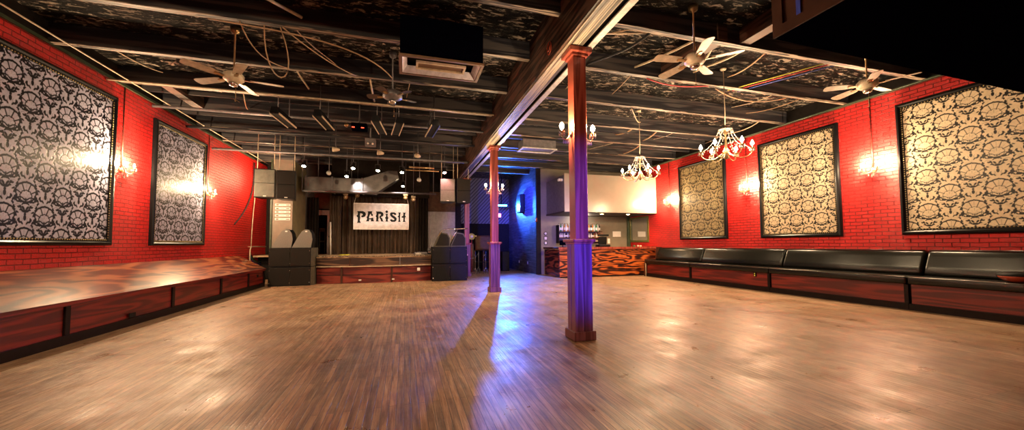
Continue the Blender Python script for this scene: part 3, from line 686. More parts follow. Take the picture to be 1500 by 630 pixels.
# ------------------------------------------------------------------ stage
st = thing('stage', 'low wooden stage with bowed front, black curtains behind', 'stage', (0, 0, 0))
fx = [-2.78+3.66*i/14 for i in range(15)]
fy = [13.42-0.30*(1-((x+0.95)/1.83)**2) for x in fx]
poly = [(-3.58, 13.95), (-2.80, 13.95)]+list(zip(fx, fy))+[(0.9, 13.95), (2.28, 13.95), (2.28, 16.78), (-5.28, 16.78), (-5.28, 15.52), (-3.58, 15.52)]
MB().prism(poly, 0.84, 0.90, 'Z').build('deck', 'stage_deck', st)
def bowed(off, z0, z1, i0, i1, th=0.03):
    mb = MB(); A = [(fx[i], fy[i]+off) for i in range(i0, i1+1)]; B = [(x, y+th) for x, y in reversed(A)]
    return mb.prism(A+B, z0, z1, 'Z')
for a, b_ in ((0, 4), (4, 10), (10, 14)):
    p = bowed(0.02, 0.565, 0.84, a, b_); p.v = [(x+(0.004 if False else 0), y, z) for x, y, z in p.v]; p.build('fascia_panel', 'stage_fascia', st)
for i in (4, 10): MB().box(fx[i]-0.015, fx[i]+0.015, fy[i]+0.0, fy[i]+0.025, 0.565, 0.84).build('fascia_batten', 'dark_wood' if i == 4 else 'pipe_grey', st)
bowed(-0.005, 0.545, 0.57, 0, 14, 0.04).build('lower_moulding', 'pipe_tan', st)
bowed(-0.02, 0.875, 0.903, 0, 14, 0.04).build('deck_nosing', 'pale_board', st)
for a, b_ in ((0, 3), (3, 9), (9, 14)): bowed(0.10, 0.0, 0.545, a, b_).build('riser_panel', 'red_panel_stage', st)
for i in (3, 9): MB().box(fx[i]-0.03, fx[i]+0.03, fy[i]+0.07, fy[i]+0.11, 0, 0.545).build('riser_batten', 'dark_wood', st)
bowed(0.085, 0.27, 0.29, 0, 14, 0.02).build('cable_line', 'wire_black', st)
MB().box(-5.28, -3.58, 16.0, 16.05, 0, 0.84).box(0.9, 2.28, 14.0, 14.04, 0, 0.84).build('side_skirt', 'stage_black', st)
MB().bbox(0.40, 0.50, 13.20, 13.23, 0.37, 0.47, 0.006, 1).build('outlet', 'white_card', st)
for x in (-1.42, -0.38): MB().box(x-0.04, x+0.04, 13.17, 13.20, 0.09, 0.13).build('floor_marker', 'white_card', st)
for x in (-2.55, 0.70): MB().box(x-0.05, x+0.05, 13.5, 13.56, 0.901, 0.912).build('cable_port', 'ink', st)

def curtain_mesh(x0, x1, z0, z1, yc, amp, nf, seed):
    rnd = random.Random(seed); nx = int(nf*14); vs = []; ph = [rnd.uniform(0, 6) for _ in range(4)]
    zs = [z0+(z1-z0)*i/6 for i in range(7)]
    for z in zs:
        g = 0.55+0.45*(1-(z-z0)/(z1-z0))
        for i in range(nx+1):
            u = i/nx; a = 2*PI*nf*u
            y = amp*g*(math.sin(a+0.8*math.sin(ph[0]+5*u))+0.35*math.sin(2.3*a+ph[1])+0.25*math.sin(0.5*a+ph[2]))
            vs.append((x0+(x1-x0)*u+0.02*math.sin(ph[3]+a*0.7)*g, yc+y, z))
    mb = MB(); W_ = nx+1
    mb.add(vs, [(r*W_+i, r*W_+i+1, (r+1)*W_+i+1, (r+1)*W_+i) for r in range(6) for i in range(nx)], True)
    n0 = len(mb.v); mb.v += [(x, y+0.012, z) for x, y, z in vs]
    mb.f += [tuple(n0+k_ for k_ in (r*W_+i, (r+1)*W_+i, (r+1)*W_+i+1, r*W_+i+1)) for r in range(6) for i in range(nx)]; mb.sm += [True]*(6*nx)
    return mb
c1 = curtain_mesh(-2.70, 0.62, 0.905, 3.30, 16.45, 0.06, 20, 3).build('stage_curtain', 'curtain'); tag(c1, 'brown pleated curtain hanging across the back of the stage', 'curtain')
c2 = curtain_mesh(-2.84, -2.42, 0.905, 3.30, 15.9, 0.05, 4, 5).build('stage_curtain', 'curtain'); tag(c2, 'narrow gathered brown curtain beside the backstage door', 'curtain')
c3 = curtain_mesh(0.55, 0.93, 0.905, 3.30, 16.2, 0.05, 4, 8).build('stage_curtain', 'curtain_black'); tag(c3, 'black curtain leg left of the pale slatted panel', 'curtain')
c4 = curtain_mesh(-3.62, -3.20, 0.905, 3.1, 15.75, 0.04, 4, 9).build('stage_curtain', 'curtain_black'); tag(c4, 'black curtain leg beside the olive wall stub', 'curtain')
v1 = MB().box(-2.75, 0.95, 15.62, 15.66, 3.17, ZD).build('stage_valance', 'curtain_black'); tag(v1, 'flat black valance above the banner and curtains', 'valance')
p1 = MB().box(0.95, 2.15, 16.72, 16.78, 0.90, 2.72).build('slatted_panel', 'grey_slats'); tag(p1, 'pale grey slatted panel right of the stage curtain', 'wall panel')
p2 = MB().box(0.95, 2.15, 16.70, 16.78, 2.73, 3.60).build('brown_board', 'brown_board'); tag(p2, 'plain brown board above the pale slatted panel', 'wall panel')
p3 = MB().box(-3.58, -2.88, 16.70, 16.78, 2.76, 3.45).build('brown_board', 'brown_board'); tag(p3, 'dark brown board above the backstage doorway', 'wall panel')
# backstage doorway
df = thing('door_frame', 'grey frame of the open backstage doorway left of the curtain', 'door frame', (-3.2, 16.74, 0.9))
MB().box(-0.34, 0.34, -0.04, 0.06, 1.60, 1.80).build('head', 'grey_slats', df)
MB().box(0.12, 0.34, -0.04, 0.06, 0, 1.60).build('jamb', 'grey_slats', df)
MB().box(-0.34, -0.30, -0.04, 0.06, 0, 1.60).build('jamb', 'dark_wood', df)
MB().lathe([(0.05, 0), (0.06, -0.02), (0.03, -0.05)], (0.24, -0.04, 0.72), 14, 'Y').build('door_knob', 'ink', df)
bk = thing('wooden_chair_back', 'wooden rack glimpsed through the backstage doorway', 'rack', (-3.43, 17.6, 0.9))
MB().box(-0.12, -0.09, 0, 0.04, 0, 1.1).box(0.09, 0.12, 0, 0.04, 0, 1.1).build('post', 'pipe_tan', bk)
MB().box(-0.12, 0.12, 0, 0.04, 0.95, 1.1).box(-0.12, 0.12, 0, 0.04, 0.5, 0.56).build('rail', 'pipe_tan', bk)
MB().box(-3.4, -2.4, 17.02, 18.38, 0.84, 0.9).build('floor', 'dark_wood')['kind'] = 'structure'
pl = MB().tube([(-2.74, 15.6, 0.9), (-2.76, 15.6, 2.15)], 0.03, 8).build('leaning_pole', 'white_card'); tag(pl, 'pale upright pole beside the narrow gathered curtain', 'pole')

# banner
bn = thing('parish_banner', 'pale banner lettered PARISH hanging before the curtain', 'banner', (-1.91, 15.3, 1.86))
BW, BH = 2.04, 1.02
MB().box(0, BW, -0.006, 0.006, 0, BH).build('cloth', 'banner_cloth', bn)
MB().box(0, BW, -0.010, -0.006, 0, 0.03).box(0, BW, -0.010, -0.006, BH-0.03, BH).box(0, 0.025, -0.010, -0.006, 0.03, BH-0.03).box(BW-0.025, BW, -0.010, -0.006, 0.03, BH-0.03).build('hem', 'banner_edge', bn)
LET = {
 'P': [(112,215),(215,213),(255,235),(270,270),(255,310),(215,328),(190,325),(185,305),(205,290),(215,275),(200,258),(165,255),(162,300),(168,325),(162,395),(182,428),(112,428),(124,398),(124,330),(100,303),(122,280),(124,245)],
 'A': [(297,215),(385,213),(374,245),(380,260),(394,272),(390,302),(366,298),(356,262),(345,262),(330,305),(324,342),(348,345),(380,332),(402,335),(405,368),(415,400),(352,400),(362,382),(358,364),(330,364),(324,378),(328,400),(268,400),(284,378),(290,345),(280,325),(296,300),(306,240)],
 'R': [(445,215),(540,217),(578,238),(588,280),(570,303),(538,318),(565,345),(575,380),(592,400),(545,400),(535,365),(513,330),(513,302),(540,284),(536,262),(497,258),(492,300),(498,330),(490,372),(502,400),(445,400),(456,375),(456,325),(442,302),(457,278),(459,240)],
 'I': [(622,255),(670,255),(660,285),(664,312),(682,333),(668,352),(664,380),(676,400),(622,400),(632,380),(630,352),(612,333),(630,312),(634,285)],
 'S': [(710,240),(727,228),(790,228),(820,248),(822,272),(790,275),(775,260),(752,262),(750,276),(790,298),(830,333),(828,375),(800,402),(735,404),(710,380),(708,360),(738,355),(760,370),(785,368),(785,350),(745,322),(712,292),(705,260)],
 'H1': [(855,228),(908,226),(898,250),(895,310),(893,372),(906,402),(857,402),(868,375),(866,322),(845,306),(864,288),(868,250)],
 'H2': [(943,228),(1002,228),(990,250),(986,284),(1006,304),(986,322),(983,375),(1000,402),(943,402),(955,375),(955,325),(922,324),(922,300),(950,288),(957,250)],
}
def bp(p): return ((p[0]-48)/1010*BW, (548-p[1])/483*BH)
names = {'P': 'letter_p', 'A': 'letter_a', 'R': 'letter_r', 'I': 'letter_i', 'S': 'letter_s', 'H': 'letter_h'}
for key in 'PARISH':
    mb = MB()
    for kk in ([key] if key != 'H' else ['H1', 'H2']): mb.prism([bp(p) for p in LET[kk]], -0.013, -0.007, 'Y')
    if key == 'I':
        mb.prism([bp((645+25*math.cos(a*PI/8), 217+25*math.sin(a*PI/8))) for a in range(16)], -0.013, -0.007, 'Y')
    mb.build(names[key], 'ink', bn)
for x in (0.02, BW-0.02): MB().tube([(x, 0, BH), (x+(0.06 if x < 1 else -0.06), 0, BH+0.22)], 0.008, 5).build('hanging_rope', 'white_card', bn)

def pole_lamp(label, loc, mat='bulb_stage', tilt=0.5, r=0.06, power=P_STAGE, aim=None, em=True, len_=0.18):
    """small can light on a yoke: local -Z is down, barrel tilts toward -Y"""
    t_ = thing('stage_lamp', label, 'stage light', loc, 0, 'small stage lamps hung above the stage')
    R_ = Matrix.Rotation(-tilt, 3, 'X')
    b1 = MB().lathe([(r*0.6, len_), (r, len_*0.7), (r*1.15, 0.01), (r*1.25, 0.0), (r*0.95, 0.003)], (0, 0, 0), 14, cap=False); b1.v = [tuple(R_ @ Vector(p)) for p in b1.v]; b1.build('barrel', 'stage_black', t_)
    l1 = MB().lathe([(0.002, -0.012), (r*0.6, -0.008), (r*0.95, 0.012), (r*0.9, 0.02)], (0, 0, 0), 14); l1.v = [tuple(R_ @ Vector(p)) for p in l1.v]; l1.build('lens', mat, t_)
    z = max(0.15, ZD-loc[2])
    MB().tube([(-r*1.3, 0.02, 0.08), (-r*1.3, 0.05, 0.22), (r*1.3, 0.05, 0.22), (r*1.3, 0.02, 0.08)], 0.006, 5).tube([(0, 0.05, 0.22), (0, 0.05, z)], 0.008, 5).build('yoke', 'pipe_grey', t_)
    if power:
        l = light('stage_light', 'SPOT', (0, 0, 0), power, (1.0, 0.74, 0.42) if mat != 'bulb_pink' else (1, 0.4, 0.38), 0.03, None, 110, 0.8)
        l.parent = t_; l.location = R_ @ Vector((0, 0, -0.04)); 
        l.rotation_euler = (aim or (0.35, 0, 0))
    return t_
pole_lamp('lit stage lamp above the left hanging speakers', (-3.03, 12.7, 3.70))
pole_lamp('lit stage lamp left of the row over the duct', (-1.62, 12.7, 3.70))
pole_lamp('lit stage lamp in the middle of the row over the banner', (-0.88, 12.75, 3.67))
pole_lamp('lit stage lamp at the right of the row over the banner', (-0.12, 12.8, 3.66))
pole_lamp('lit stage lamp close above the pale duct', (-1.86, 13.1, 3.50), power=P_STAGE*0.8)
pole_lamp('lowest lit stage lamp above the right end of the banner', (-0.10, 14.9, 3.52), power=P_STAGE*0.8)
pole_lamp('pinkish lit stage lamp above the right hanging speakers', (1.26, 12.6, 3.68), 'bulb_pink')
for i, (x, z, lab) in enumerate([(-1.77, 3.16, 'unlit brass lamp above the left corner of the banner'), (0.0, 3.13, 'unlit brass lamp above the right corner of the banner'),
                    (-2.18, 3.08, 'unlit brass lamp left of the banner'), (0.30, 3.06, 'unlit brass lamp right of the banner')]):
    t_ = thing('spot_fixture', lab, 'stage light', (x, 15.2, z), 0, 'brass spot fixtures around the banner')
    MB().lathe([(0.05, 0.10), (0.08, 0.02), (0.085, -0.03), (0.06, -0.03)], (0, 0, 0), 14, 'Y').build('housing', 'brass', t_)
    MB().lathe([(0.002, -0.032), (0.06, -0.028)], (0, 0, 0), 14, 'Y', cap=False).build('lens', 'cream_plastic', t_)
    MB().prism([(-0.09, 0.09), (-0.07, 0.15), (0.02, 0.12), (0.07, 0.14), (0.09, 0.08), (0.08, 0.07), (-0.08, 0.07)], -0.05, -0.02, 'Y').build('barn_door', 'pipe_tan', t_)
    MB().tube([(0, 0.05, 0.08), (0, 0.05, ZD-z)], 0.01, 6).build('hanger', 'pipe_grey', t_)
    if i < 2: l = light('banner_light', 'SPOT', (x, 13.7, 3.6), 60, (1, 0.86, 0.78), 0.05, (-0.9+(x+0.9)*0.3, 15.3, 2.3), 60, 0.8)

# ------------------------------------------------------------------ PA
def sub_cabinet(label, x0, x1, y, z, h=0.585, flip=1, blue=False):
    w_ = x1-x0; t_ = thing('subwoofer', label, 'speaker', (x0, y, z), 0, 'stacked subwoofers flanking the stage')
    MB().prism([(0, 0.02), (w_, 0.02), (w_+0.06, 0.20), (w_+0.06, 0.72), (0, 0.72)] if flip > 0 else [(0, 0.02), (w_, 0.02), (w_, 0.80), (0, 0.80)], 0, h, 'Z').build('cabinet', 'speaker_side' if flip > 0 else 'speaker_black', t_)
    for a in (0, 1):
        g = MB().bbox(0.012+a*w_/2, w_/2-0.006+a*(w_/2-0.006), -0.012, 0.02, 0.02, h-0.02, 0.008, 1).build('grille', 'speaker_grille' if not blue else 'speaker_black', t_)
    for x in (0.03, w_/2, w_-0.03):
        for zz in (0.10, h-0.10): MB().lathe([(0.012, -0.020), (0.012, -0.010)], (x, 0, zz), 8, 'Y').build('screw', 'chrome', t_)
    MB().box(0, w_, -0.004, 0.02, 0, 0.018).box(0, w_, -0.004, 0.02, h-0.018, h).box(0, 0.012, -0.004, 0.02, 0, h).box(w_-0.012, w_, -0.004, 0.02, 0, h).build('rim', 'speaker_black', t_)
    return t_
sub_cabinet('lower subwoofer of the stack left of the stage', -4.03, -2.86, 13.05, 0)
sub_cabinet('upper subwoofer of the stack left of the stage', -4.03, -2.86, 13.05, 0.60)
sub_cabinet('lower subwoofer of the stack right of the stage', 0.90, 2.10, 13.05, 0, flip=-1, blue=True)
sub_cabinet('upper subwoofer of the stack right of the stage', 0.90, 2.10, 13.05, 0.60, flip=-1, blue=True)
def wedge(label, x, y, z, s=1, mat='speaker_grey', tall=0.60, slant=None):
    t_ = thing('wedge_monitor', label, 'speaker', (x, y, z), 0, 'wedge monitors stored on the subwoofers')
    P0 = slant or [(-0.30, 0), (-0.25, 0.10), (-0.12, 0.36), (-0.02, 0.52), (0.08, 0.575), (0.18, 0.56), (0.25, 0.44), (0.28, 0.25), (0.24, 0.0)]
    P0 = [(s*a, b_*tall/0.6) for a, b_ in P0]
    MB().prism(P0, 0, 0.42, 'Y').build('cabinet', mat, t_)
    n = 4 if not slant else None
    if not slant:
        gr = [(s*a, b_*tall/0.6) for a, b_ in [(0.09, 0.583), (0.188, 0.568), (0.26, 0.445), (0.29, 0.25), (0.25, 0.0)]]
        MB().prism(gr+[(a-s*0.02, b_-0.01) for a, b_ in reversed(gr)], 0.02, 0.40, 'Y').build('grille', 'speaker_black', t_)
        MB().box(s*0.10-0.03, s*0.10+0.03, 0.0-0.006, 0.0, 0.49*tall/0.6, 0.53*tall/0.6).build('badge', 'white_card', t_)
    else:
        MB().box(s*0.05-0.02, s*0.05+0.02, -0.006, 0.0, 0.30, 0.34).build('badge', 'red_led', t_)
        MB().prism([(a*0.85+0.005, b_*0.85+0.03) for a, b_ in P0], -0.012, 0.0, 'Y').build('grille', 'speaker_grille', t_)
    return t_
wedge('left curved wedge monitor on the left subwoofer stack', -3.68, 13.12, 1.19)
wedge('right curved wedge monitor on the left subwoofer stack', -3.12, 13.12, 1.19)
sl = [(-0.28, 0), (-0.06, 0.50), (0.18, 0.46), (0.27, 0.30), (0.27, 0.0)]
wedge('left slanted wedge monitor on the right subwoofer stack', 1.24, 13.12, 1.19, 1, 'speaker_side', 0.6, sl)
wedge('right slanted wedge monitor on the right subwoofer stack', 1.80, 13.12, 1.19, 1, 'speaker_side', 0.6, sl)
ml = MB().tube([(1.10, 13.07, 1.55), (1.22, 13.07, 1.75), (1.42, 13.07, 1.80), (2.12, 13.07, 1.82)], 0.022, 8).tube([(1.55, 13.07, 1.40), (1.76, 13.07, 1.78)], 0.018, 8).tube([(1.18, 13.12, 1.60), (1.18, 13.14, 1.66)], 0.01, 6).build('metal_rail', 'chrome'); tag(ml, 'bent silver rail lying over the slanted wedge monitors', 'rail')

def hung_speaker(label, x0, x1, y, z0, z1, mat, rz=0):
    w_, h = x1-x0, z1-z0; t_ = thing('hanging_speaker', label, 'speaker', ((x0+x1)/2, y, z0), rz, 'speakers hanging from the ceiling')
    MB().prism([(-w_/2, 0.02), (w_/2, 0.02), (w_*0.36, 0.48), (-w_*0.36, 0.48)], 0, h, 'Z').build('cabinet', 'speaker_black', t_)
    MB().bbox(-w_/2+0.015, w_/2-0.015, -0.01, 0.02, 0.02, h*0.50, 0.006, 1).bbox(-w_/2+0.015, w_/2-0.015, -0.01, 0.02, h*0.51, h-0.02, 0.006, 1).build('grille', mat, t_)
    MB().box(-w_/2, w_/2, -0.004, 0.02, 0, 0.016).box(-w_/2, w_/2, -0.004, 0.02, h-0.016, h).box(-w_/2, -w_/2+0.014, -0.004, 0.02, 0, h).box(w_/2-0.014, w_/2, -0.004, 0.02, 0, h).build('rim', 'speaker_black', t_)
    MB().box(-0.03, 0.05, -0.016, -0.01, 0.03, 0.055).build('badge', 'white_card', t_)
    for s in (-1, 1): MB().tube([(s*w_*0.4, 0.1, h), (s*w_*0.4, 0.1, ZD-z0)], 0.012, 6).build('hanging_chain', 'pipe_tan', t_)
hung_speaker('pale faced hanging speaker nearest the left red wall', -4.28, -3.74, 12.5, 2.68, 3.53, 'speaker_pale', 0.03)
hung_speaker('dark hanging speaker beside the pale faced one at left', -3.70, -3.20, 12.5, 2.65, 3.51, 'speaker_grille', 0.05)
hung_speaker('left one of the two hanging speakers above the right subwoofers', 1.13, 1.64, 12.8, 2.72, 3.53, 'speaker_grey', -0.05)
hung_speaker('right hanging speaker touching the farthest column', 1.70, 2.18, 12.8, 2.70, 3.54, 'speaker_grille', 0.12)

# labels on the wall stub
for i in range(5):
    z = 2.595-i*0.118
    t_ = thing('name_plate', ['topmost', 'second from top', 'middle', 'fourth from top', 'lowest'][i]+' white plate on the wall stub above the left monitors', 'plate', (-3.88, 13.80, z), 0, 'white plates on the wall stub')
    MB().bbox(-0.225, 0.225, -0.018, 0.0, -0.038, 0.038, 0.008, 1).build('plate', 'white_card', t_)
    MB().box(-0.19, -0.12, -0.022, -0.018, -0.015, 0.015).box(0.10, 0.19, -0.022, -0.018, -0.010, 0.010).box(-0.06, 0.04, -0.0205, -0.018, -0.004, 0.004).build('printed_mark', 'brown_board', t_)

# stage bits
rp = MB(); rnd = random.Random(2); pts = [(-2.2+0.3*i/10+0.02*math.sin(i*2.1), 14.1+0.05*math.sin(i*1.3), 0.915) for i in range(11)]
rp.tube(pts, 0.016, 6).tube([(x+0.02, y+0.06, z+0.012) for x, y, z in pts], 0.014, 6); tag(rp.build('cable_coil', 'yellow_rope'), 'yellow cable lying on the stage by the gathered curtain', 'cable')
mx = thing('mixing_desk', 'small dark mixer with knobs at the right end of the stage', 'mixer', (0.58, 14.1, 0.901))
MB().bbox(-0.26, 0.20, -0.15, 0.15, 0, 0.08, 0.01, 2).build('body', 'pipe_grey', mx)
for i in range(6): MB().lathe([(0.018, 0.08), (0.016, 0.11)], (-0.2+i*0.07, -0.06, 0), 8).build('knob', 'chrome', mx)
MB().bbox(-0.22, -0.02, -0.165, -0.15, 0.01, 0.07, 0.004, 1).build('faceplate', 'steel_white', mx)
mh = thing('moving_head_light', 'small dark moving light beside the mixer on stage', 'stage light', (0.86, 14.1, 0.9))
MB().bbox(-0.09, 0.09, -0.08, 0.08, 0, 0.06, 0.01, 2).build('base', 'speaker_black', mh)
MB().lathe([(0.03, -0.09), (0.06, -0.06), (0.065, 0.05), (0.03, 0.08)], (0, 0, 0.17), 12, 'Y').build('head', 'pipe_grey', mh)
MB().box(-0.085, -0.07, -0.03, 0.03, 0.06, 0.20).box(0.07, 0.085, -0.03, 0.03, 0.06, 0.20).build('yoke', 'speaker_black', mh)

# rail with cables on the left wall
rl = thing('cable_rail', 'tan rail with hanging cables on the left wall behind the bench end', 'rail', (XL, 15.0, 0.5))
MB().tube([(0.10, 0.0, 0.0), (0.10, 0.0, 0.62), (0.10, 0.1, 0.72), (0.10, 1.5, 0.72)], 0.02, 8).tube([(0.0, 0.1, 0.72), (0.10, 0.1, 0.72)], 0.015, 6).build('bent_pipe', 'pipe_tan', rl)
for i, (mt, z) in enumerate([('wire_green', 0.35), ('wire_blue', 0.28), ('wire_black', 0.40), ('yellow_rope', 0.12)]):
    MB().tube(bez((0.08, 0.05, z+0.2), (0.12, 0.1, z-0.25), (0.12, 1.0, z-0.3), (0.10, 1.45, z-0.05)), 0.016, 6).build('cable', mt, rl)

# air duct
du = thing('air_duct', 'grey metal air duct above the stage opening', 'duct', (0, 14.25, 0))
MB().bbox(-3.34, -1.50, 0, 0.6, 3.16, 3.66, 0.02, 1).build('duct_body', 'duct_metal', du)
MB().prism([(-1.50, 3.16), (-1.05, 3.14), (-0.25, 3.72), (-0.30, 3.98), (-0.62, 3.98), (-1.50, 3.66)], 0.02, 0.58, 'Y').build('duct_reducer', 'duct_metal', du)
MB().box(-3.36, -3.30, -0.02, 0.62, 3.14, 3.68).box(-2.52, -2.47, -0.02, 0.62, 3.14, 3.68).box(-1.54, -1.48, -0.02, 0.62, 3.14, 3.68).build('duct_flange', 'pipe_grey', du)
for x in (-3.0, -1.9): MB().tube([(x, 0.3, 3.66), (x, 0.3, ZD)], 0.012, 6).build('duct_hanger', 'pipe_grey', du)
bt = MB().tube([(-3.4, 14.1, 3.12), (1.1, 14.1, 3.16)], 0.035, 10).tube([(-3.4, 14.1, 3.12), (-3.4, 14.1, ZD)], 0.015, 6).tube([(1.0, 14.1, 3.16), (1.0, 14.1, ZD)], 0.015, 6).build('lighting_bar', 'pipe_grey'); tag(bt, 'long grey pipe hanging just below the duct over the stage front', 'pipe')

# linear fixtures hung from the joists mid-room
for i, (x, y, dx, lab) in enumerate([(-2.57, 9.05, 0.04, 'leftmost long black lamp among the stage rigging'), (-1.76, 9.0, 0.04, 'second long black lamp from the left in the rigging'),
        (-0.60, 9.05, 0.05, 'long black lamp left of the steep pair above the banner'), (-0.20, 9.05, -0.06, 'long black lamp at the middle of the rigging, leaning the other way'), (0.60, 9.0, -0.05, 'rightmost long black lamp, blue lit edge')]):
    t_ = thing('long_stage_light', lab, 'stage light', (x, y, 3.98), -dx*2, 'long black lamps in the rigging')
    MB().prism([(-0.09, 0.0), (0.09, 0.0), (0.06, 0.14), (-0.06, 0.14)], -0.48, 0.48, 'Y').build('housing', 'speaker_black', t_)
    for s in (-1, 1): MB().box(s*0.09-0.008, s*0.09+0.008, -0.48, 0.48, -0.02, 0.012).build('edge_strip', 'pipe_tan' if not (i == 4 and s > 0) else 'wire_blue', t_)  # blue light on the last lamp's right edge is put into its colour
    MB().box(-0.075, 0.075, -0.46, 0.46, -0.004, 0.0).build('reflector', 'ink', t_)
    for s in (-1, 1): MB().tube([(0, s*0.3, 0.14), (0, s*0.3, ZD-3.98)], 0.01, 6).build('hanger', 'pipe_grey', t_)
pjt = thing('effect_light', 'small effect light with red and orange indicators in the rigging', 'stage light', (-1.05, 9.2, 3.92))
MB().bbox(-0.17, 0.17, -0.1, 0.14, 0.02, 0.16, 0.01, 2).build('body', 'bulkhead_navy', pjt)
MB().box(-0.15, -0.09, -0.105, -0.10, 0.04, 0.06).box(0.05, 0.11, -0.105, -0.10, 0.04, 0.06).build('indicator', 'red_led', pjt)
MB().lathe([(0.04, -0.16), (0.05, -0.10)], (-0.26, 0, 0.08), 12, 'Y').build('lens_tube', 'brass', pjt)
MB().tube([(0, 0, 0.16), (0, 0, ZD-3.92)], 0.015, 6).build('hanger', 'pipe_grey', pjt)
jb = thing('junction_box', 'grey junction box with two white knobs among the rigging', 'electrical box', (-0.95, 10.9, 4.0))
MB().bbox(-0.14, 0.14, -0.06, 0.06, 0.0, 0.22, 0.01, 1).build('box', 'pipe_grey', jb)
for x in (-0.06, 0.06): MB().lathe([(0.025, -0.09), (0.028, -0.06)], (x, 0, 0.06), 10, 'Y').build('knob', 'white_card', jb)
MB().tube([(0, 0, 0.22), (0, 0, 0.86)], 0.02, 6).build('hanger', 'pipe_grey', jb)
for i, (x, y, z, lab) in enumerate([(-1.9, 11.3, 3.95, 'white clamp light hanging left of the stage lamp row'), (-0.72, 11.4, 3.95, 'clamp light with blue tip over the banner'), (0.35, 11.5, 3.95, 'clamp light above the right end of the lamp row'), (0.45, 12.9, 3.45, 'cream clamp light right of the lowest stage lamp'), (-2.35, 12.9, 3.55, 'cream clamp light above the duct at left')]):
    t_ = thing('clamp_light', lab, 'stage light', (x, y, z), 0.4*i, 'clamp lights under the joists')
    MB().lathe([(0.03, 0.10), (0.06, 0.02), (0.07, -0.08)], (0, 0, 0), 12, 'X').build('shade', 'pipe_tan' if i < 3 else 'steel_white', t_)
    MB().tube([(0.02, 0, 0.04), (0.0, 0, 0.12), (0, 0, ZD-z)], 0.012, 6).build('clamp_arm', 'pipe_grey', t_)
    MB().lathe([(0.002, -0.078), (0.055, -0.07)], (0, 0, 0), 12, 'X', cap=False).build('lens', 'wire_blue' if i == 1 else 'cream_plastic', t_)

# ------------------------------------------------------------------ hvac vent
ve = thing('ceiling_air_vent', 'square stepped air vent box hanging under the joists left of the beam', 'air vent', (-0.09, 5.14, 3.82))
VW, VD = 1.15, 0.56
def ring_frame(x0, x1, y0, y1, z0, z1, wd):
    return MB().box(x0, x1, y0, y0+wd, z0, z1).box(x0, x1, y1-wd, y1, z0, z1).box(x0, x0+wd, y0+wd, y1-wd, z0, z1).box(x1-wd, x1, y0+wd, y1-wd, z0, z1)
ring_frame(0, VW, 0, VD, 0.03, 0.58, 0.02).build('duct_box', 'bulkhead_navy', ve)
ring_frame(-0.015, VW+0.015, -0.015, VD+0.015, 0.0, 0.03, 0.04).build('outer_rim', 'vent_brown', ve)
mb = MB(); a, b_ = 0.03, 0.10
mb.add([(a, a, 0.01), (VW-a, a, 0.01), (VW-a, VD-a, 0.01), (a, VD-a, 0.01), (b_, b_, 0.10), (VW-b_, b_, 0.10), (VW-b_, VD-b_, 0.10), (b_, VD-b_, 0.10)],
       [(0, 1, 5, 4), (1, 2, 6, 5), (2, 3, 7, 6), (3, 0, 4, 7)]).build('sloped_louver', 'vent_white', ve)
ring_frame(0.22, VW-0.22, 0.17, VD-0.17, 0.02, 0.05, 0.03).build('inner_rim', 'pipe_tan', ve)
MB().box(0.24, VW-0.24, 0.19, VD-0.19, 0.04, 0.06).build('inner_plate', 'vent_brown', ve)
MB().box(0.02, VW-0.02, 0.02, VD-0.02, 0.16, 0.18).build('back_plate', 'ink', ve)
v2 = thing('ceiling_air_vent', 'distant flat air vent between the middle column and the far chandelier', 'air vent', (3.3, 10.3, 4.1))
ring_frame(0, 1.1, 0, 0.55, 0.0, 0.03, 0.05).build('outer_rim', 'steel_white', v2); MB().box(0.03, 1.07, 0.03, 0.52, 0.02, 0.28).build('duct_box', 'pipe_grey', v2)

# ------------------------------------------------------------------ pipes and wires of the ceiling
def wire(pts, r, mat, label, cat='cable', name='ceiling_cable', n=6):
    return tag(MB().tube(pts, r, n).build(name, mat), label, cat)
wire([(-4.90, -2, 4.33), (-4.95, 8, 4.33), (-5.0, 16.2, 4.33)], 0.012, 'pipe_tan', 'long thin tan conduit running above the left wall frames', 'pipe', 'conduit')
wire([(9.55, -2, 4.36), (9.55, 12.6, 4.36)], 0.014, 'olive_trim', 'thin conduit along the top of the right wall', 'pipe', 'conduit')
wire(bez((-5.27, 13.9, 1.95), (-5.25, 15.0, 2.6), (-5.25, 15.4, 3.2), (-5.25, 15.3, 4.25)), 0.02, 'wire_black', 'black cable curving up the left wall before the hanging speaker')
wire(bez((-5.27, 15.3, 1.15), (-5.25, 15.2, 2.0), (-5.25, 15.5, 3.0), (-5.25, 15.6, 4.25)), 0.015, 'pipe_tan', 'pale cable running down the left wall behind the hanging speaker')
wire(bez((-1.95, 5.9, 4.39), (-2.05, 6.2, 3.5), (-1.5, 6.3, 3.6), (-1.75, 5.9, 4.39), 14), 0.009, 'wire_tan', 'tan wire hanging in a loop left of the air vent')
wire(bez((-1.72, 5.9, 4.39), (-1.5, 6.2, 4.30), (-1.2, 6.8, 4.30), (-0.9, 7.25, 4.38)), 0.009, 'wire_tan', 'tan wire stretched between joists left of the vent')
wire(bez((-2.25, 5.9, 4.39), (-2.2, 6.2, 4.1), (-2.1, 6.5, 4.1), (-2.0, 7.25, 4.38)), 0.009, 'wire_tan', 'short tan wire left of the hanging loop')
wire(bez((-2.6, 5.85, 4.34), (-1.6, 5.83, 4.30), (-0.6, 5.83, 4.26), (-0.25, 6.75, 4.2), 16), 0.011, 'wire_tan', 'brown wire sagging along the joist toward the small dark fan')
wire([(-2.6, 4.6, 4.5), (-1.45, 5.8, 4.52)], 0.022, 'pipe_tan', 'bright diagonal conduit at the top edge left of the vent', 'pipe', 'conduit')
rnd = random.Random(11)
places = ['left bench', 'largest silver panel', 'tan fan', 'stage left', 'rigging']
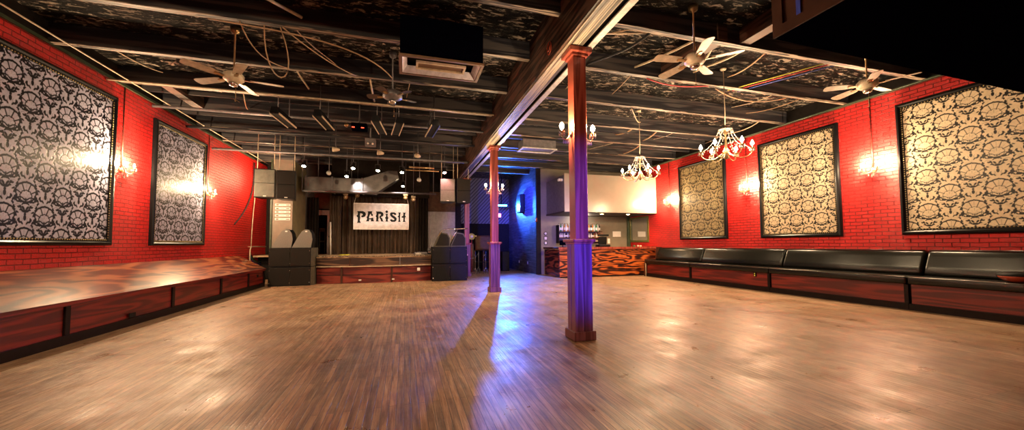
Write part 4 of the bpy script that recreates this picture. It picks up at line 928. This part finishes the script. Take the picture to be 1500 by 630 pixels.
ORD = ['first', 'second', 'third', 'fourth', 'fifth', 'sixth', 'seventh', 'eighth', 'ninth', 'tenth', 'eleventh', 'twelfth', 'thirteenth', 'fourteenth', 'fifteenth', 'sixteenth', 'seventeenth', 'eighteenth', 'nineteenth', 'twentieth', 'twenty-first', 'twenty-second', 'twenty-third', 'twenty-fourth']
LOOK = {'wire_tan': 'thin tan wire', 'pipe_tan': 'pale thin pipe', 'wire_black': 'thin black wire'}
for i in range(14):
    y = rnd.choice(ys[3:9]); x = -4.9+i*0.42+rnd.uniform(-0.1, 0.1); z = rnd.uniform(4.42, 4.66); q = rnd.uniform(-0.35, 0.45)
    wire(bez((x, y+0.1, z), (x+q*0.3, y+0.5, z-rnd.uniform(0, 0.15)), (x+q*0.7, y+0.9, z-rnd.uniform(0, 0.12)), (x+q, y+1.35, z)), rnd.choice([0.008, 0.012, 0.018]),
         (mt_ := rnd.choice(['wire_tan', 'pipe_tan', 'pipe_tan', 'wire_black'])), '%s between joists, %s short run from the left wall' % (LOOK[mt_], ORD[i]), 'cable')['group'] = 'wires between the left joists'
for i in range(20):
    y = rnd.choice(ys[4:9]); x = 2.9+i*0.33+rnd.uniform(-0.1, 0.1); z = rnd.uniform(4.42, 4.66); q = rnd.uniform(-0.5, 0.6)
    wire(bez((x, y+0.1, z), (x+q*0.3, y+0.5, z-rnd.uniform(0, 0.15)), (x+q*0.7, y+0.9, z-rnd.uniform(0, 0.12)), (x+q, y+1.30, z)), rnd.choice([0.008, 0.012, 0.020]),
         (mt_ := rnd.choice(['wire_tan', 'pipe_tan', 'pipe_tan', 'wire_black', 'pipe_tan'])), '%s between joists, %s short run right of the beam' % (LOOK[mt_], ORD[i]), 'cable')['group'] = 'wires between the right joists'
for i, (mt, dx) in enumerate([('wire_red', 0), ('wire_blue', 0.14), ('yellow_rope', -0.12)]):
    wire([(6.55+dx, 6.05, 4.43), (7.35+dx, 4.65, 4.46)], 0.010, mt, {'wire_red': 'red', 'wire_blue': 'blue', 'yellow_rope': 'yellow'}[mt]+' wire in the bundle left of the fan at the right wall')
wire(bez((4.4, 5.95, 4.40), (5.0, 6.1, 4.34), (5.5, 6.0, 4.36), (5.9, 5.9, 4.42)), 0.012, 'wire_red', 'red cable right of the near cream fan')
wire([(2.45, 3.2, 4.45), (4.1, 3.05, 4.47)], 0.02, 'pipe_tan', 'straight tan conduit running right from the beam at top', 'pipe', 'conduit')
wire([(2.45, 4.98, 4.42), (3.5, 4.72, 4.45)], 0.014, 'pipe_tan', 'tan conduit reaching from the near column top to the cream fan', 'pipe', 'conduit')
wire([(2.45, 5.2, 4.42), (3.2, 4.7, 4.45), (4.3, 4.7, 4.45)], 0.010, 'wire_tan', 'thin bent wire beside the near column top')
wire(bez((6.02, 5.95, 4.38), (6.5, 6.0, 4.2), (7.2, 6.1, 4.2), (7.9, 5.95, 4.38)), 0.012, 'wire_tan', 'tan cord swagging from the near chandelier to the right wall')
wire(bez((5.8, 8.15, 4.38), (5.5, 7.9, 4.25), (5.2, 7.5, 4.3), (5.0, 7.35, 4.38)), 0.014, 'wire_tan', 'tan cord looping from the farther chandelier mount')
for i, (x, y) in enumerate([(-4.6, 9.5), (4.75, 5.22), (5.2, 3.9)]):
    pp = MB().box(x-0.09, x+0.09, y-0.7, y+0.7, ZJ+0.03, ZJ+0.29).build('blocking_board', 'beam_wood'); tag(pp, ['dark board between joists above the narrower silver panel', 'dark blocking board between joists right of the cream fan', 'dark blocking board at the top right of the cream fan'][i], 'board')
cr_ = MB(); cr_.tube([(0, 0.075*math.cos(a), 0.09*math.sin(a)) for a in [2*PI*i/20 for i in range(21)]], 0.007, 6).tube([(-0.01, 0.045*math.cos(a), 0.05*math.sin(a)) for a in [2*PI*i/16 for i in range(17)]], 0.006, 6)
cr_ = cr_.build('cable_coil', 'dish_red', None, (2.005, 4.95, 4.12)); tag(cr_, 'small dull red cable coil on the beam beside the near column', 'cable')
for i, (a, mt) in enumerate([(3.98, 'pipe_grey'), (4.05, 'wire_blue')]):
    wire([(2.407, 9.8, a), (2.407, 16.6, a)], 0.018, mt, ['grey conduit on the right of the beam beyond the middle column', 'blue conduit on the right of the beam beyond the middle column'][i], 'pipe', 'conduit')
# pipes crossing above the stage approach
for i, (y, z, mt, lab) in enumerate([(9.75, 4.30, 'pipe_grey', 'grey pipe crossing just behind the long black lamps'), (11.05, 4.25, 'joist_paint', 'dark pipe crossing in front of the stage lamp row'), (12.35, 4.02, 'pipe_grey', 'grey pipe carrying the stage lamp row'), (8.45, 4.32, 'pipe_tan', 'tan pipe crossing in front of the long black lamps')]):
    wire([(XL+0.02, y, z), (2.0, y, z)], 0.035 if i != 3 else 0.02, mt, lab, 'pipe', 'ceiling_pipe', 8)
ht = thing('heater_tube', 'long orange lit tube left of the pinkish stage lamp', 'tube', (0.45, 12.4, 3.78))
MB().tube([(-0.35, 0, 0), (0.45, 0, 0)], 0.03, 8).build('upper_tube', 'brass', ht); MB().tube([(-0.45, 0, -0.1), (0.6, 0, -0.1)], 0.02, 8).build('lower_tube', 'brass', ht)
MB().tube([(-0.2, 0, -0.1), (-0.2, 0, ZD-3.78)], 0.01, 5).tube([(0.3, 0, -0.1), (0.3, 0, ZD-3.78)], 0.01, 5).build('hanger', 'pipe_grey', ht)

# ------------------------------------------------------------------ bar
bar = thing('bar_counter', 'bar counter faced with swirling orange and black plywood', 'bar', (0, 12.8, 0))
MB().box(5.52, 8.28, 0.0, 0.03, 0.02, 1.05).build('front_panel', 'bar_ply', bar)
MB().box(8.29, XR-0.01, 0.0, 0.03, 0.02, 1.05).build('front_panel', 'bar_ply', bar)
MB().box(5.50, 5.53, 0.03, 1.50, 0.02, 1.05).build('side_panel', 'bar_ply_shaded', bar)
MB().bbox(5.45, XR-0.01, -0.06, 0.55, 1.06, 1.13, 0.012, 2).bbox(5.45, 6.05, 0.5, 1.55, 1.06, 1.13, 0.012, 2).build('countertop', 'dark_wood', bar)
MB().box(5.45, XR-0.01, -0.075, -0.06, 1.05, 1.135).build('counter_edge', 'column_wood', bar)
MB().box(5.53, XR-0.01, -0.01, 0.0, 0.0, 0.05).build('toe_strip', 'black_trim', bar)
MB().bbox(6.05, 8.6, 1.45, 1.76, 0.90, 0.94, 0.01, 1).box(6.05, 8.6, 1.5, 1.76, 0.0, 0.9).build('back_bar', 'dark_wood', None); tag(bpy.data.objects['back_bar'], 'dark cabinet against the wall below the bottle shelf', 'cabinet'); bpy.data.objects['back_bar'].location = (0, 12.8, 0); bpy.data.objects['back_bar'].name = 'back_bar_cabinet'
sh = thing('liquor_shelf', 'two tier shelf of bottles on the wall behind the bar', 'shelf', (6.15, 14.28, 0))
MB().box(0, 2.0, 0, 0.28, 1.76, 1.79).build('upper_tier', 'dark_wood', sh)
MB().box(0, 2.0, 0, 0.28, 1.50, 1.53).build('lower_tier', 'dark_wood', sh)
MB().box(0, 2.0, 0, 0.28, 1.36, 1.385).build('glass_tier', 'pipe_tan', sh)
MB().box(-0.03, 0, 0, 0.28, 1.30, 2.05).box(1.24, 1.27, 0.24, 0.3, 0.94, 1.5).build('side_board', 'stage_black', sh)
def bottle(mat, lab, h, r):
    t_ = thing('liquor_bottle', lab, 'bottle', (0, 0, 0))
    MB().lathe([(r*0.9, 0), (r, 0.01), (r, h*0.55), (r*0.8, h*0.64), (r*0.36, h*0.74), (r*0.33, h*0.92)], (0, 0, 0), 10).build('glass', mat, t_)
    MB().lathe([(r*0.38, h*0.91), (r*0.38, h)], (0, 0, 0), 8).build('cap', 'ink' if mat != 'dark_bottle' else 'chrome', t_)
    MB().lathe([(r*1.02, h*0.15), (r*1.02, h*0.48)], (0, 0, 0), 10, cap=False).build('label', 'white_card' if mat != 'amber_glass' else 'cream_plastic', t_)
    return t_
kinds = [('clear_bottle', 'clear'), ('amber_glass', 'amber'), ('dark_bottle', 'dark'), ('green_bottle', 'green')]
protos = {}
for row, (z, h, n) in enumerate([(1.79, 0.33, 24), (1.53, 0.21, 24)]):
    for i in range(n):
        kd = random.choices([0, 1, 2, 3], [8, 4, 3, 0.6])[0] if not (row == 0 and i == 1) else 3
        x = 6.19+i*0.083; y = 14.40+0.02*((i*7) % 3)
        lab = '%s glass bottle, %s from left on the %s bar shelf' % (kinds[kd][1], ORD[i], ['upper', 'lower'][row])
        if (row, kd) not in protos:
            p = bottle(kinds[kd][0], lab, h, 0.036); protos[(row, kd)] = p; p.location = (x, y, z); p['group'] = kinds[kd][1]+' bottles on the '+['upper', 'lower'][row]+' bar shelf'
        else: dup(protos[(row, kd)], (x, y, z), 0, lab, kinds[kd][1]+' bottles on the '+['upper', 'lower'][row]+' bar shelf')
rg_ = thing('cash_register', 'black cash register with a white slip on the bar', 'cash register', (7.52, 13.15, 1.13))
MB().bbox(-0.22, 0.26, -0.12, 0.2, 0, 0.10, 0.01, 2).build('drawer_base', 'speaker_black', rg_)
MB().prism([(0.0, 0.10), (0.10, 0.16), (0.02, 0.40), (-0.03, 0.40)], -0.18, 0.16, 'X').build('screen', 'ink', rg_)
MB().prism([(0.0, 0.10), (0.06, 0.10), (0.06, 0.28), (0.04, 0.28)], -0.03, 0.03, 'X').build('stand', 'speaker_black', rg_)
MB().box(0.14, 0.24, -0.13, -0.12, 0.14, 0.33).build('paper_slip', 'white_card', rg_)
MB().box(-0.20, 0.28, 0.02, 0.06, 0.42, 0.50).build('lamp_hood', 'ink', rg_)
MB().tube([(0.04, 0.05, 0.1), (0.04, 0.06, 0.43)], 0.012, 6).build('post', 'speaker_black', rg_)
mn = thing('monitor', 'small dark monitor on the left corner of the bar', 'monitor', (5.80, 13.15, 1.13))
MB().bbox(-0.10, 0.10, -0.08, 0.08, 0, 0.02, 0.005, 1).build('base', 'speaker_black', mn); MB().bbox(-0.13, 0.13, -0.02, 0.02, 0.08, 0.27, 0.008, 1).build('screen', 'bulkhead_navy', mn); MB().tube([(0, 0, 0.01), (0, 0, 0.12)], 0.02, 8).build('neck', 'speaker_black', mn)
for i, x in enumerate((8.85, 9.02, 9.14)):
    gl_ = MB().lathe([(0.028, 0), (0.035, 0.01), (0.04, 0.05), (0.036, 0.05), (0.03, 0.012)], (0, 0, 0), 12).build('candle_glass', 'cream_plastic' if i else 'green_bottle', None, (x, 13.0, 1.13)); tag(gl_, ['green', 'left cream', 'right cream'][i]+' candle glass on the bar below the mirror', 'glass')
pp = MB().bbox(8.84, 9.24, 14.575, 14.6, 1.56, 1.80, 0.004, 1).build('posted_notice', 'white_card'); tag(pp, 'white square notice on the wall right of the bottles', 'notice')
for i, (z, rd) in enumerate([(1.70, 1), (1.50, 0), (1.30, 1)]):
    t_ = thing('wall_plate', ['upper round', 'middle square', 'lower round'][i]+' white switch plate left of the bottles', 'switch plate', (5.66, 14.6, z), 0, 'switch plates beside the bar')
    if rd: MB().lathe([(0.075, 0), (0.075, -0.015)], (0, 0, 0), 20, 'Y').build('rim', 'stage_black', t_); MB().lathe([(0.055, -0.015), (0.05, -0.025), (0.01, -0.026)], (0, 0, 0), 20, 'Y').build('dial', 'white_card', t_)
    else: MB().bbox(-0.075, 0.075, -0.015, 0, -0.08, 0.08, 0.005, 1).build('rim', 'stage_black', t_); MB().bbox(-0.055, 0.055, -0.025, -0.012, -0.06, 0.06, 0.004, 1).build('dial', 'white_card', t_)
mr = thing('wall_mirror', 'green and gold framed mirror on the red wall beside the bar', 'mirror', (XR, 13.88, 1.32))
MB().box(-0.04, 0, -0.68, -0.60, 0, 1.08).box(-0.04, 0, 0.60, 0.68, 0, 1.08).box(-0.04, 0, -0.60, 0.60, 0, 0.08).box(-0.04, 0, -0.60, 0.60, 1.0, 1.08).build('frame', 'green_frame', mr)
MB().box(-0.02, -0.005, -0.60, 0.60, 0.08, 1.0).build('glass', 'mirror', mr)
for i, x in enumerate((7.44, 8.62)):
    t_ = thing('recessed_downlight', ['left', 'right'][i]+' recessed downlight glowing under the bar soffit', 'downlight', (x, 13.05, 2.44), 0, 'downlights under the soffit')
    MB().lathe([(0.09, 0), (0.10, -0.012), (0.075, -0.012), (0.07, 0)], (0, 0, 0), 20, cap=False).build('trim_ring', 'brass', t_)
    MB().lathe([(0.068, -0.006), (0.05, -0.022), (0.002, -0.03)], (0, 0, 0), 16).build('lamp', 'downlight', t_)
    l = light('downlight_light', 'SPOT', (0, 0, 0), 70, (1, 0.6, 0.3), 0.03, None, 150, 0.9); l.parent = t_; l.location = (0, 0, -0.06)
light('bar_light', 'POINT', (7.2, 14.0, 2.3), 22, (1, 0.84, 0.62), 0.08)
sl_ = thing('security_light', 'small white security light on the left edge of the soffit', 'security light', (5.62, 12.9, 3.66))
MB().bbox(-0.10, 0.08, -0.10, 0.06, -0.04, 0.06, 0.03, 3).build('housing', 'white_card', sl_); MB().lathe([(0.03, -0.13), (0.045, -0.09)], (-0.03, 0, 0), 12, 'Y').build('lens', 'cream_plastic', sl_)

# ------------------------------------------------------------------ blue corner
bl = thing('blue_led_light', 'glowing blue light bar high in the far corner', 'stage light', (4.72, 18.3, 3.18))
MB().bbox(-0.30, 0.30, 0.0, 0.10, 0.0, 0.12, 0.01, 2).build('housing', 'stage_black', bl); MB().box(-0.28, 0.28, -0.01, 0.0, 0.02, 0.10).build('led_panel', 'led_blue', bl); MB().tube([(0, 0.05, 0.12), (0, 0.05, ZD-3.18)], 0.02, 6).build('hanger', 'stage_black', bl)
ex = thing('exit_sign', 'small glowing pink red sign below the blue light bar', 'sign', (4.72, 18.9, 2.78))
MB().bbox(-0.13, 0.13, 0.0, 0.1, -0.11, 0.11, 0.01, 1).build('housing', 'white_card', ex); MB().box(-0.115, 0.115, -0.006, 0.0, -0.095, 0.095).build('lit_face', 'exit_pink', ex)
pl_ = thing('wall_speaker', 'black speaker mounted high on the blue lit plank wall', 'speaker', (5.3, 16.5, 2.72))
MB().bbox(-0.22, -0.03, -0.28, 0.28, 0.0, 0.85, 0.015, 2).build('cabinet', 'stage_black', pl_); MB().bbox(-0.235, -0.22, -0.25, 0.25, 0.03, 0.82, 0.005, 1).build('grille', 'speaker_black', pl_); MB().box(-0.04, 0, -0.06, 0.06, 0.3, 0.5).build('bracket', 'pipe_grey', pl_)
fa = thing('fire_alarm', 'small red and white fire alarm at the plank wall edge', 'alarm', (5.22, 14.66, 2.27))
MB().bbox(-0.0, 0.06, -0.12, 0.0, -0.08, 0.08, 0.008, 1).build('housing', 'dish_red', fa); MB().box(-0.01, 0.0, -0.10, -0.05, -0.04, 0.04).build('strobe', 'white_card', fa)
for i, (y, z) in enumerate([(15.9, 0.42), (17.2, 0.42)]):
    o = MB().bbox(5.285, 5.30, y-0.04, y+0.04, z-0.06, z+0.06, 0.003, 1).build('wall_outlet', 'white_card'); tag(o, ['white outlet low on the plank wall near the bar', 'white outlet low on the plank wall near the far corner'][i], 'outlet')
fs_ = thing('floor_speaker', 'dark floor speaker standing at the foot of the plank wall', 'speaker', (4.55, 17.0, 0))
MB().bbox(-0.17, 0.17, -0.1, 0.3, 0.0, 0.92, 0.015, 2).build('cabinet', 'stage_black', fs_); MB().bbox(-0.15, 0.15, -0.115, -0.1, 0.04, 0.88, 0.005, 1).build('grille', 'speaker_black', fs_)
am = thing('amplifier_case', 'dark brown case standing on a rack between the far columns', 'case', (3.55, 17.3, 1.0))
MB().bbox(-0.42, 0.36, -0.2, 0.3, 0.0, 0.68, 0.02, 2).build('case', 'dark_wood', am)
MB().bbox(-0.36, 0.30, -0.21, -0.2, 0.05, 0.62, 0.01, 1).build('front_cloth', 'brown_board', am); MB().box(-0.42, -0.36, -0.215, -0.2, 0.62, 0.68).build('corner_guard', 'chrome', am)
rk = thing('equipment_rack', 'dark rack holding the brown case between the far columns', 'rack', (3.55, 17.3, 0))
for x in (-0.44, -0.02, 0.40): MB().box(x-0.025, x+0.025, -0.2, 0.3, 0.0, 0.97).build('upright', 'dark_wood', rk)
MB().box(-0.47, 0.43, -0.2, 0.3, 0.965, 1.0).build('top_shelf', 'stage_black', rk); MB().box(-0.47, 0.43, -0.2, 0.3, 0.42, 0.45).build('shelf', 'stage_black', rk)
c2_ = thing('equipment_case', 'small dark case left of the brown case on the rack', 'case', (2.90, 17.2, 0.0))
MB().bbox(-0.19, 0.17, -0.1, 0.3, 0.0, 1.28, 0.015, 2).build('case', 'dark_wood', c2_); MB().box(-0.19, 0.17, -0.105, -0.1, 0.6, 0.64).build('latch_strip', 'pipe_grey', c2_)
wl = thing('cable_reel', 'round yellow and red reel beside the farthest column', 'reel', (2.93, 16.9, 1.62))
MB().lathe([(0.13, 0), (0.15, -0.02), (0.15, -0.05), (0.12, -0.05)], (0, 0, 0), 20, 'Y').build('rim', 'yellow_rope', wl); MB().lathe([(0.07, -0.04), (0.05, -0.06), (0.01, -0.06)], (0, 0, 0), 16, 'Y').build('hub', 'cream_plastic', wl); MB().tube([(0, 0.0, -1.62), (0, 0, 0)], 0.02, 6).build('post', 'dish_red', wl)
def stand(x, y, lab, mat):
    t_ = thing('microphone_stand', lab, 'stand', (x, y, 0), x, 'folded stands between the far columns')
    MB().tube([(0, 0, 0.25), (0, 0, 0.95)], 0.014, 6).build('pole', mat, t_)
    for k_ in range(3):
        an = 2*PI*k_/3; MB().tube([(0, 0, 0.30), (0.12*math.cos(an), 0.12*math.sin(an), 0.0)], 0.010, 5).build('leg', mat, t_)
    MB().tube([(0, 0, 0.9), (0.12, 0.0, 0.70)], 0.010, 5).build('boom_arm', mat, t_)
for i, (x, y, mt, lab) in enumerate([(2.86, 15.6, 'chrome', 'leftmost chrome stand between the far columns'), (3.08, 16.0, 'pipe_grey', 'grey stand second from left between the far columns'), (3.35, 15.8, 'chrome', 'chrome stand in front of the rack middle'), (3.68, 15.7, 'brass', 'brass toned stand beside the middle column'), (3.88, 16.2, 'brass', 'brass toned stand at the right end of the rack')]): stand(x, y, lab, mt)
